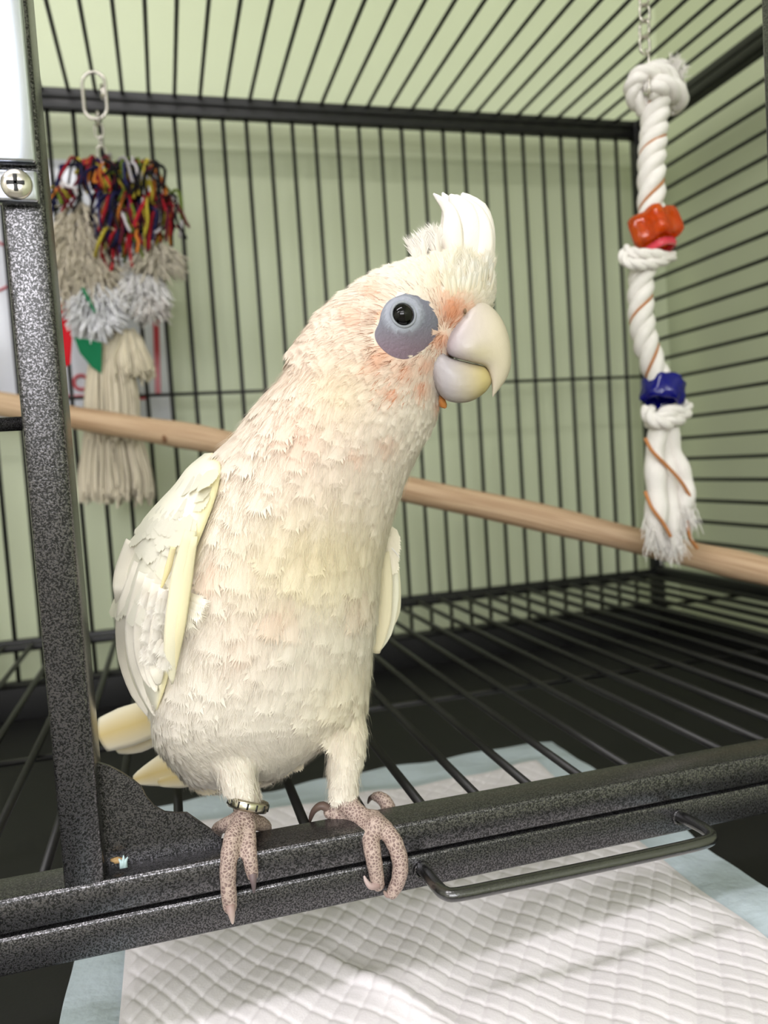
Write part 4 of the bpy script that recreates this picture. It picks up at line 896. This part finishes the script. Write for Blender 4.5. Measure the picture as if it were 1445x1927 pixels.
    o = bead('orange_bead', q(1231, 431), (-.12, .35, 1), .0185, .025, 5, .17, 'orange'); o['label'] = 'translucent orange lobed bead'
    o = bead('pink_bead', q(1240, 468), (-.2, .3, 1), .0135, .006, 5, .05, 'pink'); o['label'] = 'small pink edge under the orange bead'
    o = bead('blue_bead', q(1247, 736), (.35, .25, 1), .0172, .022, 6, .09, 'blue', 1.2); o['label'] = 'dark blue swirled bead'
    # chain to the cage top
    v = 85; k = 0
    while True:
        c = q(1213 - (k % 2), v); 
        if c[2] > ZT + 0.004: break
        V, Fc = torus(c, .0044, .0011, (0, 1, 0) if k % 2 == 0 else (1, 0.35, 0), 22, 8, ((0, 0, 1), .0026)); mk('chain_link', V, Fc, MT['steel'], root); v -= 30; k += 1
    V, Fc = tube([q(1214, 92), q(1221, 105), q(1222, 150, -.014), q(1220, 185, -.014)], .0010, 8); mk('eye_pin', V, Fc, MT['steel'], root)
rope_toy()

# ------------------------------------------------------------------ yarn mop toy
def mop_toy():
    Y = 0.888; q = lambda u, v, dy=0: P(u, v, Y + dy); ry = random.Random(17)
    root = empty('yarn_mop_toy', q(215, 940), 'bushy mop toy of coloured yarn and cream cotton tassels hanging behind the post', 'mop toy')
    cols = {'red': (178, 28, 44), 'yellow': (196, 178, 60), 'navy': (38, 38, 84), 'black': (24, 22, 26), 'white': (214, 208, 212), 'orange': (198, 120, 48), 'green': (112, 132, 46), 'maroon': (92, 22, 38)}
    groups = {k: MB() for k in cols}
    lobes = [(165, 325, 40, 34, 22), (205, 330, 46, 40, 50), (262, 330, 44, 44, 56), (225, 400, 50, 60, 60), (300, 400, 44, 52, 46), (118, 365, 26, 24, 18), (230, 450, 34, 46, 34)]
    for (cu, cv, ru, rv, n_) in lobes:
        for i in range(n_):
            nm = ry.choice(list(cols) + ['black', 'maroon', 'red', 'navy', 'red', 'black']); a_ = ry.uniform(-1, 1); u0 = cu + ry.uniform(-.5, .5) * ru; v0 = cv - ry.uniform(0, .5) * rv; d0 = ry.uniform(-.018, .012)
            px = [(u0, v0, d0 + .004), (u0 + a_ * ru * .5, v0 - rv * ry.uniform(.05, .25), d0 - .004), (u0 + a_ * ru * .9, v0 + rv * ry.uniform(.2, .5), d0 - .012), (u0 + a_ * ru * ry.uniform(.9, 1.15), v0 + rv * ry.uniform(.8, 1.35), d0 - .010)]
            c = cat([q(p[0] + ry.gauss(0, 6), p[1] + ry.gauss(0, 7), p[2] + ry.gauss(0, .004)) for p in px], 14); c = c + np.array([ry.uniform(-1, 1), 0, ry.uniform(-1, 1)]) * (.0022 * np.sin(np.linspace(0, ry.uniform(5, 14), 14) + ry.uniform(0, 6)))[:, None]; groups[nm].add(*tube(c, ry.uniform(.0010, .0019), 5), np.array(lin(cols[nm])) * ry.uniform(.5, 1.1))
    for nm, m in groups.items():
        o = m.build(nm + '_yarn', MT['yarn'], root); o['kind'] = 'stuff'
    def fluff(nm, cu, cv, ru, rv, n_, L_, r, col, down=0.8, spread=.6, dep=.018):
        m = MB(); c0 = np.array(lin(col))
        for i in range(n_):
            a_ = ry.uniform(0, 2 * math.pi); k = math.sqrt(ry.random()); p = q(cu + ru * k * math.cos(a_), cv + rv * k * math.sin(a_), ry.uniform(-dep, dep * .6))
            d = nrm(np.array([math.cos(a_) * k * .9 + ry.gauss(0, spread * .5), -.5 + ry.gauss(0, spread * .4), -down + ry.gauss(0, spread * .5)])); l = L_ * ry.uniform(.6, 1.2)
            m.add(*tube([p, p + d * l * .5, p + d * l + np.array([ry.gauss(0, .002), 0, -l * .18])], [r, r * .9, r * .4], 4, False), c0 * ry.uniform(.78, 1.12))
        o = m.build(nm, MT['yarn'], root); o['kind'] = 'stuff'; return o
    CR = (216, 206, 186)
    fluff('cotton_tuft', 148, 440, 40, 60, 620, .022, .0009, CR); fluff('cotton_tuft', 175, 500, 36, 40, 420, .020, .0009, CR); fluff('cotton_tuft', 118, 510, 24, 50, 300, .020, .0009, CR)
    fluff('cotton_tuft', 295, 482, 36, 26, 420, .020, .0009, (206, 198, 180)); fluff('fleece_tuft', 262, 548, 44, 34, 700, .014, .0011, (226, 224, 222)); fluff('fleece_tuft', 180, 575, 40, 44, 600, .018, .0012, (230, 230, 232))
    fluff('fleece_tuft', 285, 570, 22, 24, 300, .014, .0011, (206, 200, 194))
    # felt strips
    def strip(nm, px, mat, th=.003, dy=-.012):
        V, Fc = plate(px, Y + dy, Y + dy + th); V = np.asarray(V); V[:, 1] += .004 * np.sin(V[:, 2] * 90); return mk(nm, V, Fc, MT[mat], root, False)
    strip('red_felt_strip', [(100, 560), (128, 572), (136, 640), (132, 684), (120, 690), (104, 640)], 'felt_red', dy=-.006)
    strip('green_felt_strip', [(140, 636), (168, 640), (192, 646), (190, 702), (172, 690), (150, 664)], 'felt_green', dy=-.016)
    strip('green_felt_thread', [(152, 542), (158, 540), (180, 585), (176, 588)], 'felt_green', dy=-.030)
    # tassel bell and the long mop strands
    def strands(nm, top, bot, n_, r, col, bulge=0.0):
        m = MB(); c0 = np.array(lin(col))
        for i in range(n_):
            s = ry.random(); z = ry.uniform(-1, 1) * math.sqrt(max(0, 1 - (2 * s - 1) ** 2)); pts = []
            for k, (a, b, dz) in enumerate(zip(top, bot, (0.006, .012, .016, .018))):
                pts.append(q(a[0] + (a[1] - a[0]) * s + ry.gauss(0, 1.2), b + ry.gauss(0, 3 if k < 3 else 9), z * dz))
            m.add(*tube(cat(pts, 10), r, 4, False), c0 * ry.uniform(.8, 1.1))
        o = m.build(nm, MT['yarn'], root); o['kind'] = 'stuff'; return o
    strands('tassel', [(222, 252), (205, 268), (192, 282), (190, 292)], (626, 648, 675, 700), 420, .0010, (222, 212, 188))
    strands('mop_strands', [(178, 236), (166, 250), (160, 262), (164, 262)], (650, 700, 760, 820), 420, .0012, (212, 202, 180))
    strands('mop_strands', [(164, 255), (156, 272), (150, 286), (150, 288)], (800, 850, 900, 930), 520, .0012, (214, 204, 182))
    V, Fc = tube([q(190, 300, .002), q(200, 420, .008), q(212, 640, .006), q(214, 820, .006)], .006, 10); mk('core_cord', V, Fc, MT['cotton'], root)
    # quick link and chain
    ql = 0.86
    V, Fc = torus(P(178, 180, ql), .0115, .0017, (.25, 1, 0), 30, 8, ((0, 0, 1), .0115)); mk('quick_link', V, Fc, MT['steel'], root)
    V, Fc = tube([P(193, 160, ql - .001), P(195, 186, ql - .001)], .0030, 6); mk('link_nut', V, Fc, MT['steel'], root)
    for k, (u, v) in enumerate(((183, 224), (186, 246), (189, 268), (191, 288))):
        V, Fc = torus(P(u, v, ql + .006 * k), .0040, .0009, (0, 1, 0) if k % 2 else (1, .3, 0), 18, 6, ((0, 0, 1), .0034)); mk('chain_link', V, Fc, MT['steel'], root)
mop_toy()
